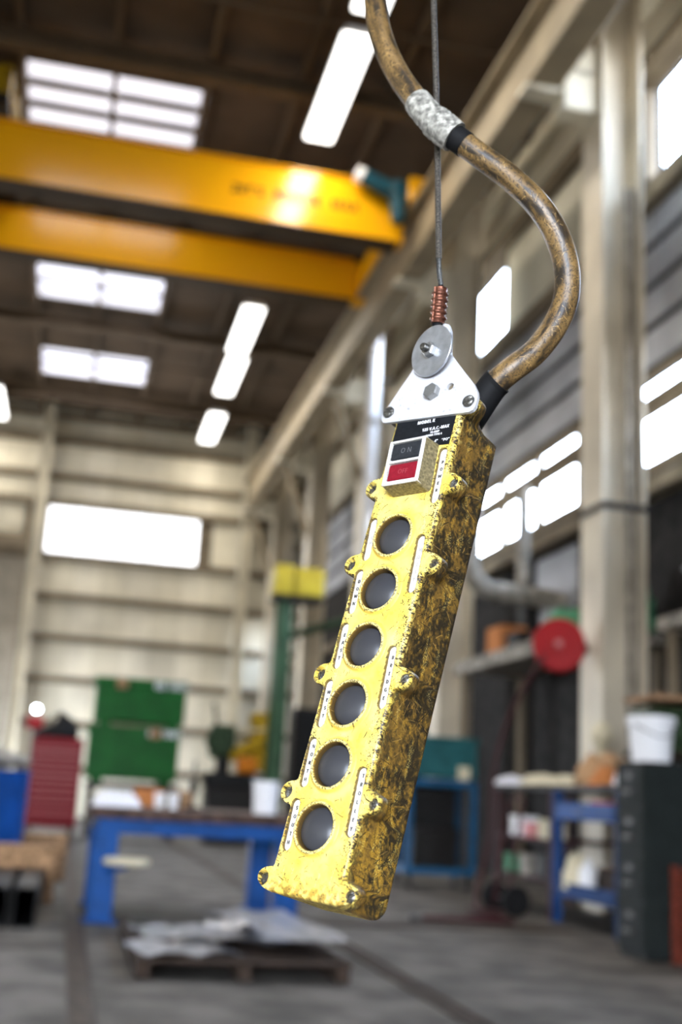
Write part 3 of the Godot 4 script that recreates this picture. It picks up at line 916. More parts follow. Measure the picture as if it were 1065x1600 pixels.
func far_machines() -> void:
	# small crane post
	var j := thing("jib_crane", "green jib crane post with a yellow collar box near the far right corner", "crane", Vector3(4.2, 0, -24.2))
	part("base", Shape.new().can(Vector3.ZERO, Vector3(0, 0.06, 0), 0.32), M.green_post, j)
	part("post", Shape.new().can(Vector3(0, 0.05, 0), Vector3(0, 5.45, 0), 0.2, 0.18), M.green_post, j)
	part("collar_box", Shape.new().span(Vector3(-0.28, 5.2, -0.3), Vector3(0.12, 5.86, 0.3), 0.04), M.yellow_pale, j)
	part("collar_box", Shape.new().span(Vector3(0.16, 5.2, -0.3), Vector3(0.78, 5.82, 0.3), 0.04), M.yellow_pale, j)
	part("boom", Shape.new().tube([Vector3(0.1, 4.35, 0), Vector3(1.3, 4.75, 0.3), Vector3(2.2, 4.95, 0.6)], 0.09, 8), M.green_dull, j)
	part("underside", Shape.new().span(Vector3(-0.3, 5.08, -0.32), Vector3(0.8, 5.2, 0.32), 0.02), M.dark, j)
	var m := thing("bending_machine", "dark green and yellow bending machine behind the blue table", "machine", Vector3(3.66, 0, -25.02))
	part("base", Shape.new().span(Vector3(-0.75, 0, -0.5), Vector3(0.75, 1.15, 0.4), 0.04), M.dark, m)
	part("bed", Shape.new().span(Vector3(-0.8, 1.15, -0.4), Vector3(0.75, 1.45, 0.3), 0.04), M.black, m)
	part("head", Shape.new().span(Vector3(-0.72, 1.75, -0.35), Vector3(-0.2, 2.45, 0.25), 0.06).can(Vector3(-0.55, 2.1, 0.2), Vector3(-0.55, 2.1, 0.42), 0.3), M.green_dull, m)
	part("column", Shape.new().span(Vector3(-0.55, 1.4, -0.3), Vector3(-0.3, 1.8, 0.2), 0.03), M.black, m)
	part("arm", Shape.new().tube([Vector3(-0.3, 1.8, 0.1), Vector3(0.1, 2.0, 0.2), Vector3(0.5, 2.1, 0.2), Vector3(0.6, 2.8, 0.1)], 0.15, 10), M.yellow, m)
	part("guard", Shape.new().span(Vector3(0.1, 1.5, -0.2), Vector3(0.6, 2.75, 0.25), 0.05), M.yellow, m)
	part("cross_rod", Shape.new().tube([Vector3(-0.2, 2.3, 0.2), Vector3(0.55, 2.42, 0.2)], 0.06, 8), M.off_white, m)
	part("motor", Shape.new().can(Vector3(-0.15, 1.62, 0.3), Vector3(0.25, 1.62, 0.3), 0.17), M.orange, m)
	part("lever", Shape.new().tube([Vector3(-0.6, 2.4, 0), Vector3(-0.7, 2.9, 0.05)], 0.035, 8), M.dark, m)
	var ck := thing("machine_cabinet", "tall black machine cabinet beside the green post", "cabinet", Vector3(5.1, 0, -24.8))
	part("body", Shape.new().span(Vector3(-0.45, 0.1, -0.4), Vector3(0.5, 2.9, 0.3), 0.03), M.dark, ck)
	part("door", Shape.new().span(Vector3(-0.4, 0.2, 0.29), Vector3(0.45, 2.8, 0.33), 0.01), M.black, ck)
	part("plinth", Shape.new().span(Vector3(-0.42, 0, -0.38), Vector3(0.47, 0.1, 0.28), 0.01), M.black, ck)
	var pipe := thing("downpipe", "upright white pipe in two lengths beside the runway column", "pipe", Vector3(5.55, 0, -22.6))
	part("upper_length", Shape.new().tube([Vector3(-0.0, 8.9, 0), Vector3(0.0, 10.9, 0)], 0.13, 12), M.white, pipe)
	part("lower_length", Shape.new().tube([Vector3(-0.0, 0, 0), Vector3(0, 8.75, 0)], 0.12, 12), M.white, pipe)
	part("coupling", Shape.new().can(Vector3(0, 8.7, 0), Vector3(0, 8.95, 0), 0.09), M.shelf, pipe)
	part("clamp", Shape.new().box(Vector3(0.2, 9.8, 0), Vector3(0.4, 0.06, 0.06), 0.01), M.dark, pipe)


# ---------------------------------------------------------------- right side
func right_side() -> void:
	# high storage shelf between the first two columns
	var sh := thing("storage_deck", "high pale storage deck between the columns along the right wall", "shelf", Vector3(6.0, 0, -15.1))
	part("deck", Shape.new().span(Vector3(0, 3.14, -2.75), Vector3(1.14, 3.28, 2.05), 0.01), M.shelf, sh)
	part("edge_beam", Shape.new().span(Vector3(-0.04, 3.1, -2.8), Vector3(0.02, 3.3, 2.06), 0.01), M.shelf, sh)
	for z in [-2.6, 1.9]:
		part("post", Shape.new().span(Vector3(0.05, 0, z - 0.06), Vector3(0.17, 3.14, z + 0.06), 0.01), M.girt, sh)
		part("post", Shape.new().span(Vector3(1.0, 0, z - 0.06), Vector3(1.12, 3.14, z + 0.06), 0.01), M.girt, sh)
	var hr := thing("exhaust_duct", "pale bent pipe duct with a branch running to the wall above the high deck", "duct", Vector3(5.6, 0, -16.2))
	var bend := []
	for k in 9:
		var a := PI / 2 * k / 8.0
		bend.append(Vector3(0.4 - 0.4 * cos(a), 4.62 - 0.4 * sin(a), 0))
	part("bent_pipe", Shape.new().tube([Vector3(0, 7.4, 0), Vector3(0, 6.0, 0)] + bend + [Vector3(1.0, 4.2, 0), Vector3(1.52, 4.16, 0)], 0.15, 14), M.shelf, hr)
	part("branch_pipe", Shape.new().tube([Vector3(0.85, 4.2, 0), Vector3(0.85, 5.9, 0)], 0.1, 12), M.shelf, hr)
	for y in [5.0, 6.6]:
		part("collar", Shape.new().can(Vector3(0, y, 0), Vector3(0, y + 0.08, 0), 0.165), M.shelf, hr)
	# goods on the deck
	var b := thing("carton", "orange-brown cardboard carton at the far end of the high deck", "box", Vector3(6.5, 3.28, -16.95))
	part("body", Shape.new().box(Vector3(0, 0.26, 0), Vector3(0.44, 0.52, 0.62), 0.008), M.card, b)
	part("tape", Shape.new().box(Vector3(0, 0.522, 0), Vector3(0.05, 0.006, 0.62), 0.001), M.kraft, b)
	var tarp := thing("tarpaulin", "bundled green tarpaulin on the high deck above the red hose reel", "tarpaulin", Vector3(6.38, 3.28, -14.4))
	part("bundle", _lump(0.34, 0.42, 0.5, 5), M.green_tarp, tarp)
	part("cord", Shape.new().tube([Vector3(-0.3, 0.02, 0.05), Vector3(-0.2, 0.32, 0.05), Vector3(0, 0.43, 0.05), Vector3(0.2, 0.32, 0.05), Vector3(0.3, 0.02, 0.05)], 0.015, 6), M.dark, tarp)
	var tt := thing("tarpaulin", "small green tarpaulin bundle tucked beside the large column", "tarpaulin", Vector3(6.75, 3.28, -13.2))
	part("bundle", _lump(0.24, 0.75, 0.3, 11), M.green_tarp, tt)
	var goods := [["dark steel bin on the high deck next to the cardboard carton", 6.5, -16.25, 0.36, 0.34, 0.5, "dark"], ["brown wooden crate on the high deck behind the green bundle", 6.95, -14.6, 0.36, 0.62, 0.9, "wood_dark"], ["grey sheet metal box on the high deck leaning at the wall", 6.9, -15.9, 0.3, 0.66, 0.7, "grey_sheet"], ["dark tall machine part at the far end of the high deck", 6.95, -17.2, 0.24, 1.1, 0.4, "stock"], ["low brown crate on the high deck just left of the green bundle", 6.5, -15.3, 0.3, 0.26, 0.7, "wood_dark"]]
	for g in goods:
		var o := thing("stored_crate", g[0], "crate", Vector3(g[1], 3.28, g[2]))
		part("body", Shape.new().box(Vector3(0, g[4] * 0.5, 0), Vector3(g[3], g[4], g[5]), 0.02), M[g[6]], o)
		part("lid", Shape.new().box(Vector3(0, g[4] - 0.02, 0), Vector3(g[3] + 0.03, 0.05, g[5] + 0.03), 0.008), M[g[6]], o)
		part("batten", Shape.new().box(Vector3(-g[3] * 0.5 - 0.008, g[4] * 0.5, 0), Vector3(0.02, 0.06, g[5]), 0.004), M[g[6]], o)
	# racking further right of the column
	var rk := thing("wall_shelf", "second high wall shelf right of the large column", "shelf", Vector3(6.6, 0, -9.6))
	part("deck", Shape.new().span(Vector3(-0.3, 3.1, -2.2), Vector3(0.58, 3.24, 2.6), 0.01), M.shelf, rk)
	for z in [-2.0, 2.4]:
		part("post", Shape.new().span(Vector3(-0.25, 0, z - 0.05), Vector3(-0.15, 3.1, z + 0.05), 0.01), M.girt, rk)
	var more := [["pale grey bin on the second wall shelf", 6.6, -10.9, 0.5, 0.5, 0.6, "grey_sheet"], ["dark bin at the near end of the second wall shelf", 6.55, -9.9, 0.5, 0.42, 0.8, "dark"]]
	for g in more:
		var o := thing("stored_bin", g[0], "bin", Vector3(g[1], 3.24, g[2]))
		part("body", Shape.new().box(Vector3(0, g[4] * 0.5, 0), Vector3(g[3], g[4], g[5]), 0.03), M[g[6]], o)
		part("rim", Shape.new().box(Vector3(0, g[4] - 0.03, 0), Vector3(g[3] + 0.05, 0.05, g[5] + 0.05), 0.01), M[g[6]], o)
	# red hose reel on the column
	var r := thing("hose_reel", "round red hose reel mounted on the large cream column", "hose reel", Vector3(5.55, 2.98, -12.75))
	var tilt := Transform3D(Basis(Vector3.UP, -0.45) * Basis(Vector3.RIGHT, PI / 2), Vector3.ZERO)
	for q in [-0.11, 0.11]:
		part("flange", Shape.new().lathe([Vector2(0.08, q - 0.012), Vector2(0.3, q - 0.012), Vector2(0.31, q), Vector2(0.3, q + 0.012), Vector2(0.08, q + 0.012)], tilt, 32), M.red, r)
	var coil := Shape.new()
	for k in 4:
		var ring := []
		for jj in 33:
			var a := TAU * jj / 32.0
			ring.append(tilt * Vector3(cos(a) * 0.24, -0.075 + 0.05 * k, sin(a) * 0.24))
		coil.tube(ring, 0.027, 8, false)
	part("coiled_hose", coil, M.red, r)
	part("hub", Shape.new().can(tilt * Vector3(0, -0.13, 0), tilt * Vector3(0, 0.16, 0), 0.09), M.red, r)
	part("axle_cap", Shape.new().can(tilt * Vector3(0, 0.16, 0), tilt * Vector3(0, 0.18, 0), 0.045), M.red_pale, r)
	part("mount", Shape.new().box(Vector3(0.24, 0, -0.12), Vector3(0.4, 0.12, 0.12), 0.01), M.dark, r)
	var hose := thing("air_hose", "dark red air hose hanging from the reel down to the floor", "hose", Vector3.ZERO)
	part("hose", Shape.new().tube(_smooth([Vector3(5.35, 2.85, -12.7), Vector3(5.0, 2.2, -12.8), Vector3(4.82, 1.5, -12.9), Vector3(4.78, 0.7, -12.9), Vector3(4.5, 0.05, -12.5), Vector3(4.4, 0.03, -11.5), Vector3(3.9, 0.03, -11.1), Vector3(4.3, 0.03, -10.9), Vector3(3.4, 0.03, -11.0)], 6), 0.025, 8), M.maroon, hose)
	part("coupling", Shape.new().can(Vector3(3.42, 0.03, -11.0), Vector3(3.3, 0.03, -11.0), 0.03), M.steel, hose)
	# blue workbench with clutter
	var w := thing("workbench", "blue steel workbench with a drawer and a low shelf by the filing cabinet", "workbench", Vector3(5.2, 0, -10.6))
	part("top", Shape.new().span(Vector3(-0.32, 1.28, -0.75), Vector3(0.5, 1.33, 0.75), 0.006), M.black, w)
	for x in [-0.28, 0.44]:
		for z in [-0.7, 0.7]:
			part("leg", Shape.new().span(Vector3(x - 0.04, 0, z - 0.05), Vector3(x + 0.04, 1.28, z + 0.05), 0.006), M.blue_dark, w)
	var dr := part("drawer", Shape.new().span(Vector3(-0.31, 1.0, -0.62), Vector3(0.2, 1.03, 0.62), 0.004).span(Vector3(-0.33, 1.0, -0.64), Vector3(-0.3, 1.16, 0.64), 0.006).span(Vector3(-0.31, 1.0, -0.64), Vector3(0.2, 1.16, -0.61), 0.004).span(Vector3(-0.31, 1.0, 0.61), Vector3(0.2, 1.16, 0.64), 0.004), M.blue, w)
	part("handle", Shape.new().tube([Vector3(-0.33, 1.08, -0.1), Vector3(-0.37, 1.08, -0.1), Vector3(-0.37, 1.08, 0.1), Vector3(-0.33, 1.08, 0.1)], 0.01, 6), M.steel, dr)
	part("low_shelf", Shape.new().span(Vector3(-0.3, 0.3, -0.7), Vector3(0.46, 0.34, 0.7), 0.006).span(Vector3(-0.32, 0.26, -0.7), Vector3(-0.29, 0.4, 0.7), 0.006), M.blue_dark, w)
	part("back_panel", Shape.new().span(Vector3(0.46, 0.3, -0.7), Vector3(0.48, 1.28, 0.7), 0.004), M.black, w)
	var bag := thing("paper_bag", "cream paper bag on the low shelf of the blue workbench", "bag", Vector3(5.0, 0.34, -11.0))
	part("bag", _lump(0.14, 0.32, 0.16, 4), M.off_white, bag)
	part("fold", Shape.new().box(Vector3(0, 0.3, 0), Vector3(0.1, 0.05, 0.14), 0.01), M.off_white, bag)
	var jug := thing("jug", "white plastic jug beside the paper bag on the low shelf", "jug", Vector3(4.98, 0.34, -10.72))
	part("body", Shape.new().lathe([Vector2(0, 0), Vector2(0.08, 0), Vector2(0.085, 0.02), Vector2(0.085, 0.2), Vector2(0.03, 0.27), Vector2(0.03, 0.27), Vector2(0, 0.27)]), M.white, jug)
	part("cap", Shape.new().can(Vector3(0, 0.265, 0), Vector3(0, 0.3, 0), 0.033), M.white, jug)
	var bxx := thing("carton", "brown carton deep on the low shelf of the blue workbench", "box", Vector3(5.2, 0.34, -10.35))
	part("body", Shape.new().box(Vector3(0, 0.12, 0), Vector3(0.34, 0.24, 0.5), 0.006), M.wood_dark, bxx)
	part("flap", Shape.new().box(Vector3(0, 0.244, 0), Vector3(0.33, 0.006, 0.24), 0.001), M.kraft, bxx)
	var tray := thing("red_tray", "small red tray inside the blue workbench drawer", "tray", Vector3(5.05, 1.03, -10.4))
	part("tray", Shape.new().span(Vector3(-0.1, 0, -0.2), Vector3(0.1, 0.02, 0.2)).span(Vector3(-0.1, 0, -0.2), Vector3(-0.08, 0.16, 0.2)).span(Vector3(0.08, 0, -0.2), Vector3(0.1, 0.16, 0.2)), M.red, tray)
	var top := [["pale cloth rag at the left end of the blue workbench top", 5.0, -11.2, 0.2, 0.1, 0.22, "off_white", 1], ["crumpled kraft paper heaped in the middle of the workbench top", 5.15, -10.75, 0.28, 0.3, 0.24, "kraft", 2], ["tan cardboard scrap in front of the heaped paper", 4.98, -10.26, 0.18, 0.17, 0.16, "card", 3], ["white rag at the right end of the workbench top", 5.0, -9.98, 0.1, 0.15, 0.1, "cloth", 6], ["grey cloth heap behind the pale rag on the workbench", 5.44, -11.3, 0.18, 0.16, 0.2, "shelf", 7]]
	for g in top:
		var o := thing("rag", g[0], "rag", Vector3(g[1], 1.33, g[2]))
		part("heap", _lump(g[3], g[4], g[5], g[7]), M[g[6]], o)
	var bo := thing("lotion_dispenser", "cream coloured dispenser bottle with round top behind the workbench", "bottle", Vector3(5.55, 1.33, -11.6))
	part("body", Shape.new().lathe([Vector2(0, 0), Vector2(0.09, 0), Vector2(0.09, 0), Vector2(0.09, 0.3), Vector2(0.06, 0.36), Vector2(0.06, 0.42)]), M.off_white, bo)
	part("head", Shape.new().lathe([Vector2(0.05, 0.42), Vector2(0.12, 0.5), Vector2(0.13, 0.58), Vector2(0.09, 0.67), Vector2(0.001, 0.7)]), M.off_white, bo)
	var rb := thing("side_bench", "dark cluttered side bench between the blue workbench and the wire cage", "bench", Vector3(5.3, 0, -12.3))
	part("top", Shape.new().span(Vector3(-0.4, 1.28, -0.85), Vector3(0.6, 1.33, 0.85), 0.006), M.dark, rb)
	for y in [0.35, 0.75]:
		part("shelf", Shape.new().span(Vector3(-0.36, y, -0.8), Vector3(0.56, y + 0.03, 0.8), 0.004), M.maroon, rb)
	for x in [-0.34, 0.54]:
		for z in [-0.78, 0.78]:
			part("leg", Shape.new().span(Vector3(x - 0.03, 0, z - 0.03), Vector3(x + 0.03, 1.28, z + 0.03), 0.005), M.maroon, rb)
	var kinds := [["white spray can box on the upper shelf of the side bench", 0.78, 0.3, 0.22, "white"], ["pink rag box on the upper shelf of the side bench", 0.78, -0.1, 0.16, "red_pale"], ["green bottle crate on the lower shelf of the side bench", 0.38, 0.45, 0.2, "green_tarp"], ["grey parts tin on the lower shelf of the side bench", 0.38, 0.0, 0.22, "shelf"], ["dark parts tin at the near end of the lower side bench shelf", 0.38, -0.5, 0.24, "stock"], ["cream tin at the near end of the upper side bench shelf", 0.78, -0.5, 0.2, "off_white"]]
	for g in kinds:
		var o := thing("parts_tin", g[0], "box", Vector3(5.08, g[1], -12.3 - g[2]))
		part("body", Shape.new().box(Vector3(0, g[3] * 0.5, 0), Vector3(0.24, g[3], 0.26), 0.015), M[g[4]], o)
		part("lid", Shape.new().box(Vector3(0, g[3] - 0.015, 0), Vector3(0.25, 0.03, 0.27), 0.006), M[g[4]], o)
	var rg := thing("rag", "pink and white rags heaped at the far end of the side bench", "rag", Vector3(5.05, 1.33, -12.85))
	part("heap", _lump(0.2, 0.1, 0.26, 9), M.cloth, rg)
	var rg2 := thing("rag", "long pale rag spread along the side bench top", "rag", Vector3(5.05, 1.33, -12.0))
	part("heap", _lump(0.2, 0.12, 0.36, 10), M.off_white, rg2)
	# hand truck
	var h := thing("hand_truck", "dark hand truck with two rubber wheels below the side bench", "hand truck", Vector3(4.62, 0, -11.95))
	for z in [-0.3, 0.3]:
		part("wheel", Shape.new().lathe([Vector2(0.08, -0.03), Vector2(0.12, -0.04), Vector2(0.15, -0.025), Vector2(0.155, 0), Vector2(0.15, 0.025), Vector2(0.12, 0.04), Vector2(0.08, 0.03), Vector2(0.08, -0.03)], Transform3D(Basis(Vector3.RIGHT, PI / 2), Vector3(0, 0.155, z)), 24).can(Vector3(0, 0.155, z - 0.03), Vector3(0, 0.155, z + 0.03), 0.085), M.rubber, h)
		part("rail", Shape.new().tube([Vector3(-0.05, 0.1, z * 0.6), Vector3(0.0, 0.5, z * 0.6), Vector3(0.1, 1.15, z * 0.6)], 0.02, 8), M.maroon, h)
	part("axle", Shape.new().tube([Vector3(0, 0.155, -0.3), Vector3(0, 0.155, 0.3)], 0.018, 8), M.dull_steel, h)
	part("toe_plate", Shape.new().box(Vector3(-0.2, 0.03, 0), Vector3(0.3, 0.015, 0.42), 0.003), M.maroon, h)
	part("cross_bar", Shape.new().tube([Vector3(0.1, 1.15, -0.18), Vector3(0.14, 1.22, 0), Vector3(0.1, 1.15, 0.18)], 0.02, 8), M.maroon, h)
	# wire cage cabinet and what stands on it
	var c := thing("cage_cabinet", "blue framed wire cage cabinet on casters right behind the pendant", "cabinet", Vector3(4.88, 0, -15.3))
	var fr := Shape.new()
	for x in [-0.44, 0.44]:
		for z in [-0.3, 0.3]:
			fr.span(Vector3(x - 0.045, 0.18, z - 0.045), Vector3(x + 0.045, 1.38, z + 0.045), 0.006)
	for y in [0.22, 1.34]:
		for z in [-0.3, 0.3]:
			fr.span(Vector3(-0.44, y - 0.045, z - 0.04), Vector3(0.44, y + 0.045, z + 0.04), 0.006)
		for x in [-0.44, 0.44]:
			fr.span(Vector3(x - 0.04, y - 0.045, -0.3), Vector3(x + 0.04, y + 0.045, 0.3), 0.006)
	part("frame", fr, M.blue_cage, c)
	part("back_panel", Shape.new().span(Vector3(-0.42, 0.2, -0.31), Vector3(0.42, 1.36, -0.29), 0.003), M.black, c)
	part("floor_panel", Shape.new().span(Vector3(-0.42, 0.2, -0.3), Vector3(0.42, 0.23, 0.3), 0.003), M.black, c)
	part("top_panel", Shape.new().span(Vector3(-0.44, 1.36, -0.32), Vector3(0.44, 1.39, 0.32), 0.004), M.blue_cage, c)
	var wires := Shape.new()
	for k in 17:
		wires.tube([Vector3(-0.4 + k * 0.05, 0.24, 0.3), Vector3(-0.4 + k * 0.05, 1.32, 0.3)], 0.005, 5, false)
	for k in 22:
		wires.tube([Vector3(-0.42, 0.25 + k * 0.05, 0.305), Vector3(0.42, 0.25 + k * 0.05, 0.305)], 0.005, 5, false)
	part("wire_front", wires, M.dark, c).set_meta("kind", "stuff")
	for x in [-0.4, 0.4]:
		for z in [-0.26, 0.26]:
			part("caster", Shape.new().can(Vector3(x - 0.02, 0.07, z), Vector3(x + 0.02, 0.07, z), 0.07).span(Vector3(x - 0.03, 0.1, z - 0.03), Vector3(x + 0.03, 0.19, z + 0.03)), M.rubber, c)
	var gb := thing("gas_bottles_box", "dark bundle stored inside the wire cage cabinet", "box", Vector3(4.88, 0.23, -15.35))
	part("body", Shape.new().box(Vector3(0, 0.25, 0), Vector3(0.6, 0.5, 0.36), 0.03), M.dark, gb)
	part("lid", Shape.new().box(Vector3(0, 0.5, 0), Vector3(0.62, 0.05, 0.38), 0.01), M.dark, gb)
	var tc := thing("teal_crate", "teal crate standing on the wire cage cabinet", "crate", Vector3(4.9, 1.39, -15.3))
	part("body", Shape.new().box(Vector3(0, 0.28, 0), Vector3(0.96, 0.52, 0.56), 0.02), M.teal, tc)
	part("rim", Shape.new().box(Vector3(0, 0.53, 0), Vector3(1.0, 0.06, 0.6), 0.01), M.teal, tc)
	var nb := thing("note_box", "small cream box leaning on the front of the teal crate", "box", Vector3(5.18, 1.39, -14.99))
	part("box", Shape.new().box(Vector3(0, 0.09, 0), Vector3(0.16, 0.18, 0.04), 0.008), M.off_white, nb)
	# filing cabinet and neighbours
	var f := thing("filing_cabinet", "tall dark green four drawer filing cabinet at the right edge", "filing cabinet", Vector3(4.83, 0, -8.77))
	part("body", Shape.new().span(Vector3(-0.38, 0.02, -0.24), Vector3(0.38, 1.5, 0.24), 0.012), M.file, f)
	for k in 4:
		var y0 := 0.08 + k * 0.355
		var d := part("drawer", Shape.new().span(Vector3(-0.4, y0, -0.22), Vector3(-0.37, y0 + 0.34, 0.22), 0.006), M.file, f)
		part("handle", Shape.new().box(Vector3(-0.415, y0 + 0.12, 0), Vector3(0.03, 0.03, 0.16), 0.006), M.dull_steel, d)
		part("label_holder", Shape.new().box(Vector3(-0.403, y0 + 0.24, 0), Vector3(0.01, 0.045, 0.1), 0.002), M.dull_steel, d)
	part("plinth", Shape.new().span(Vector3(-0.36, 0, -0.22), Vector3(0.36, 0.03, 0.22)), M.black, f)
	var bu := thing("bucket", "white plastic bucket standing on the dark filing cabinet", "bucket", Vector3(4.63, 1.5, -8.77))
	part("body", Shape.new().lathe([Vector2(0, 0), Vector2(0.155, 0), Vector2(0.155, 0), Vector2(0.185, 0.36), Vector2(0.178, 0.36), Vector2(0.15, 0.01), Vector2(0, 0.01)], Transform3D.IDENTITY, 32), M.white, bu)
	part("rim", Shape.new().lathe([Vector2(0.18, 0.3), Vector2(0.198, 0.3), Vector2(0.2, 0.365), Vector2(0.18, 0.372)], Transform3D.IDENTITY, 32), M.white, bu)
	part("handle", Shape.new().tube(_smooth([Vector3(0.195, 0.33, 0), Vector3(0.15, 0.26, 0.14), Vector3(0, 0.2, 0.2), Vector3(-0.15, 0.26, 0.14), Vector3(-0.195, 0.33, 0)], 5), 0.005, 6), M.steel, bu)
	var rack := thing("plank_rack", "plank shelf on posts behind the filing cabinet", "shelf", Vector3(5.6, 0, -9.4))
	part("plank", Shape.new().span(Vector3(-0.75, 2.06, -0.3), Vector3(0.8, 2.1, 0.3), 0.006), M.wood, rack)
	part("plank", Shape.new().span(Vector3(-0.75, 1.58, -0.3), Vector3(0.8, 1.62, 0.3), 0.006), M.wood_dark, rack)
	for x in [-0.3, 0.72]:
		for z in [-0.26, 0.26]:
			part("post", Shape.new().span(Vector3(x - 0.03, 0, z - 0.03), Vector3(x + 0.03, 2.06, z + 0.03), 0.005), M.shade_wall, rack)
	var gt := thing("green_toolbox", "long dull green toolbox on the plank shelf behind the white bucket", "toolbox", Vector3(5.35, 1.62, -9.4))
	part("body", Shape.new().box(Vector3(0, 0.16, 0), Vector3(0.98, 0.32, 0.4), 0.02), M.green_dull, gt)
	part("lid", Shape.new().box(Vector3(0, 0.34, 0), Vector3(1.0, 0.08, 0.42), 0.02), M.green_dull, gt)
	part("handle", Shape.new().tube([Vector3(-0.12, 0.38, 0), Vector3(-0.12, 0.41, 0), Vector3(0.12, 0.41, 0), Vector3(0.12, 0.38, 0)], 0.012, 6), M.dark, gt)
	var rc := thing("rust_crate", "rust red perforated crate on the floor before the filing cabinet", "crate", Vector3(4.9, 0, -8.3))
	for k in 6:
		var y0 := 0.02 + k * 0.115
		for q in [[-0.25, 0.14, 0.25, 0.16], [-0.25, -0.16, 0.25, -0.14], [-0.26, -0.16, -0.24, 0.16], [0.24, -0.16, 0.26, 0.16]]:
			part("slat", Shape.new().span(Vector3(q[0], y0, q[1]), Vector3(q[2], y0 + 0.09, q[3]), 0.004), M.rust, rc)
	for x in [-0.25, 0.25]:
		for z in [-0.15, 0.15]:
			part("corner_post", Shape.new().span(Vector3(x - 0.025, 0, z - 0.025), Vector3(x + 0.025, 0.72, z + 0.025), 0.004), M.rust, rc)
	part("floor_board", Shape.new().span(Vector3(-0.24, 0.02, -0.14), Vector3(0.24, 0.04, 0.14)), M.rust, rc)


func _lump(rx: float, h: float, rz: float, sd: int) -> Shape:  # a creased heap with a flat base
	var f := noise(FastNoiseLite.TYPE_SIMPLEX, 1.6, 3, sd)
	var rows := []
	for i in 11:
		var row := []
		for j in 25:
			var a := TAU * j / 24.0
			var b := PI * 0.5 * i / 10.0
			var d := Vector3(cos(a) * cos(b), sin(b), -sin(a) * cos(b))
			var k := 1.0 + 0.32 * f.get_noise_3dv(d * 1.0)
			row.append(Vector3(d.x * rx * k, d.y * h * k, d.z * rz * k))
		rows.append(row)
	return Shape.new().grid(rows, true)


func _smooth(p: Array, k: int) -> Array:  # a rounded path through points
	var out := []
	for i in p.size() - 1:
		var a: Vector3 = p[maxi(i - 1, 0)]
		var b: Vector3 = p[i]
		var c: Vector3 = p[i + 1]
		var d: Vector3 = p[mini(i + 2, p.size() - 1)]
		for j in k:
			out.append(b.cubic_interpolate(c, a, d, float(j) / k))
	out.append(p[p.size() - 1])
	return out


# ---------------------------------------------------------------- the pendant station
const BOTTOM := -0.2145
const TOP_END := 0.187
const DEEP := 0.055
const ROWS := [0.1788, 0.1078, 0.0395, -0.052, -0.1434, -0.2062]
const FILLET := 0.0032
const SLOTS := [[-0.0268, 0.0614, 0.0188], [-0.0268, 0.0162, 0.0188], [-0.0266, -0.0288, 0.0188], [-0.0268, -0.0749, 0.0188], [-0.027, -0.1203, 0.0188], [-0.0268, -0.1664, 0.0188], [0.0255, 0.115, 0.0248], [0.0255, 0.039, 0.0244], [0.0257, -0.0518, 0.0244], [0.0265, -0.1437, 0.0248]]
const WORDS := ["U\nP", "D\nO\nW\nN", "E\nA\nS\nT", "W\nE\nS\nT", "N\nO\nR\nT\nH", "S\nO\nU\nT\nH", "P\nO\nW\nE\nR", "H\nO\nI\nS\nT", "B\nR\nI\nD\nG\nE", "T\nR\nO\nL\nL\nE\nY"]
const SLOT_TURN := 0.07


func half_width(y: float, d: float) -> float:
	var w := 0.0335
	var s := 1.0 - smoothstep(0.011, 0.025, d)
	if s > 0.0:
		for k in ROWS:
			var q := absf(y - k) / 0.0088
			if q < 1.25:
				var c := 0.0335
				if q < 1.0:
					c = 0.0335 + 0.0132 * pow(1.0 - pow(q, 2.6), 0.5)
				var soft := 1.0 - smoothstep(0.75, 1.25, q)
				w = maxf(w, 0.0335 + (c - 0.0335) * s)
				w = maxf(w, 0.0335 + 0.0035 * soft * s)
	var e := y - BOTTOM
	if e < 0.011:
		w -= 0.011 - sqrt(maxf(0.0, 0.011 * 0.011 - pow(0.011 - e, 2)))
	e = TOP_END - y
	if e < 0.008:
		w -= 0.008 - sqrt(maxf(0.0, 0.008 * 0.008 - pow(0.008 - e, 2)))
	return w


func face_height(x: float, y: float, w: float) -> float:
	var z := 0.0
	var e := minf(w - absf(x), minf(y - BOTTOM, TOP_END - y))
	if e < FILLET:
		z = -(FILLET - sqrt(maxf(0.0, FILLET * FILLET - pow(FILLET - e, 2))))
	if y < 0.095:
		var i := clampi(roundi((0.0628 - y) / 0.0458), 0, 5)
		var r := Vector2(x + 0.0024, y - 0.0628 + 0.0458 * i).length()
		if r < 0.022:
			z += 0.003 * (1.0 - smoothstep(0.0180, 0.0210, r)) - 0.0007 * smoothstep(0.0172, 0.0164, r)
			z -= 0.0085 * (1.0 - smoothstep(0.0156, 0.0165, r))
	if absf(x) > 0.018 and absf(x) < 0.036:
		var cs := cos(SLOT_TURN)
		var sn := sin(SLOT_TURN)
		for q in SLOTS:
			var dy: float = y - q[1]
			if absf(dy) < q[2] + 0.003 and x * q[0] > 0.0:
				var dx: float = x - q[0]
				var a := dx * cs + dy * sn
				var b: float = maxf(absf(dy * cs - dx * sn) - (q[2] - 0.0041), 0.0)
				z -= 0.0034 * (1.0 - smoothstep(0.0036, 0.0042, sqrt(a * a + b * b)))
	if absf(x) > 0.034:
		for j in range(1, 6):
			var dy: float = y - ROWS[j]
			if absf(dy) < 0.007:
				z -= 0.0042 * (1.0 - smoothstep(0.0046, 0.0054, Vector2(absf(x) - 0.04, dy).length()))
	return z


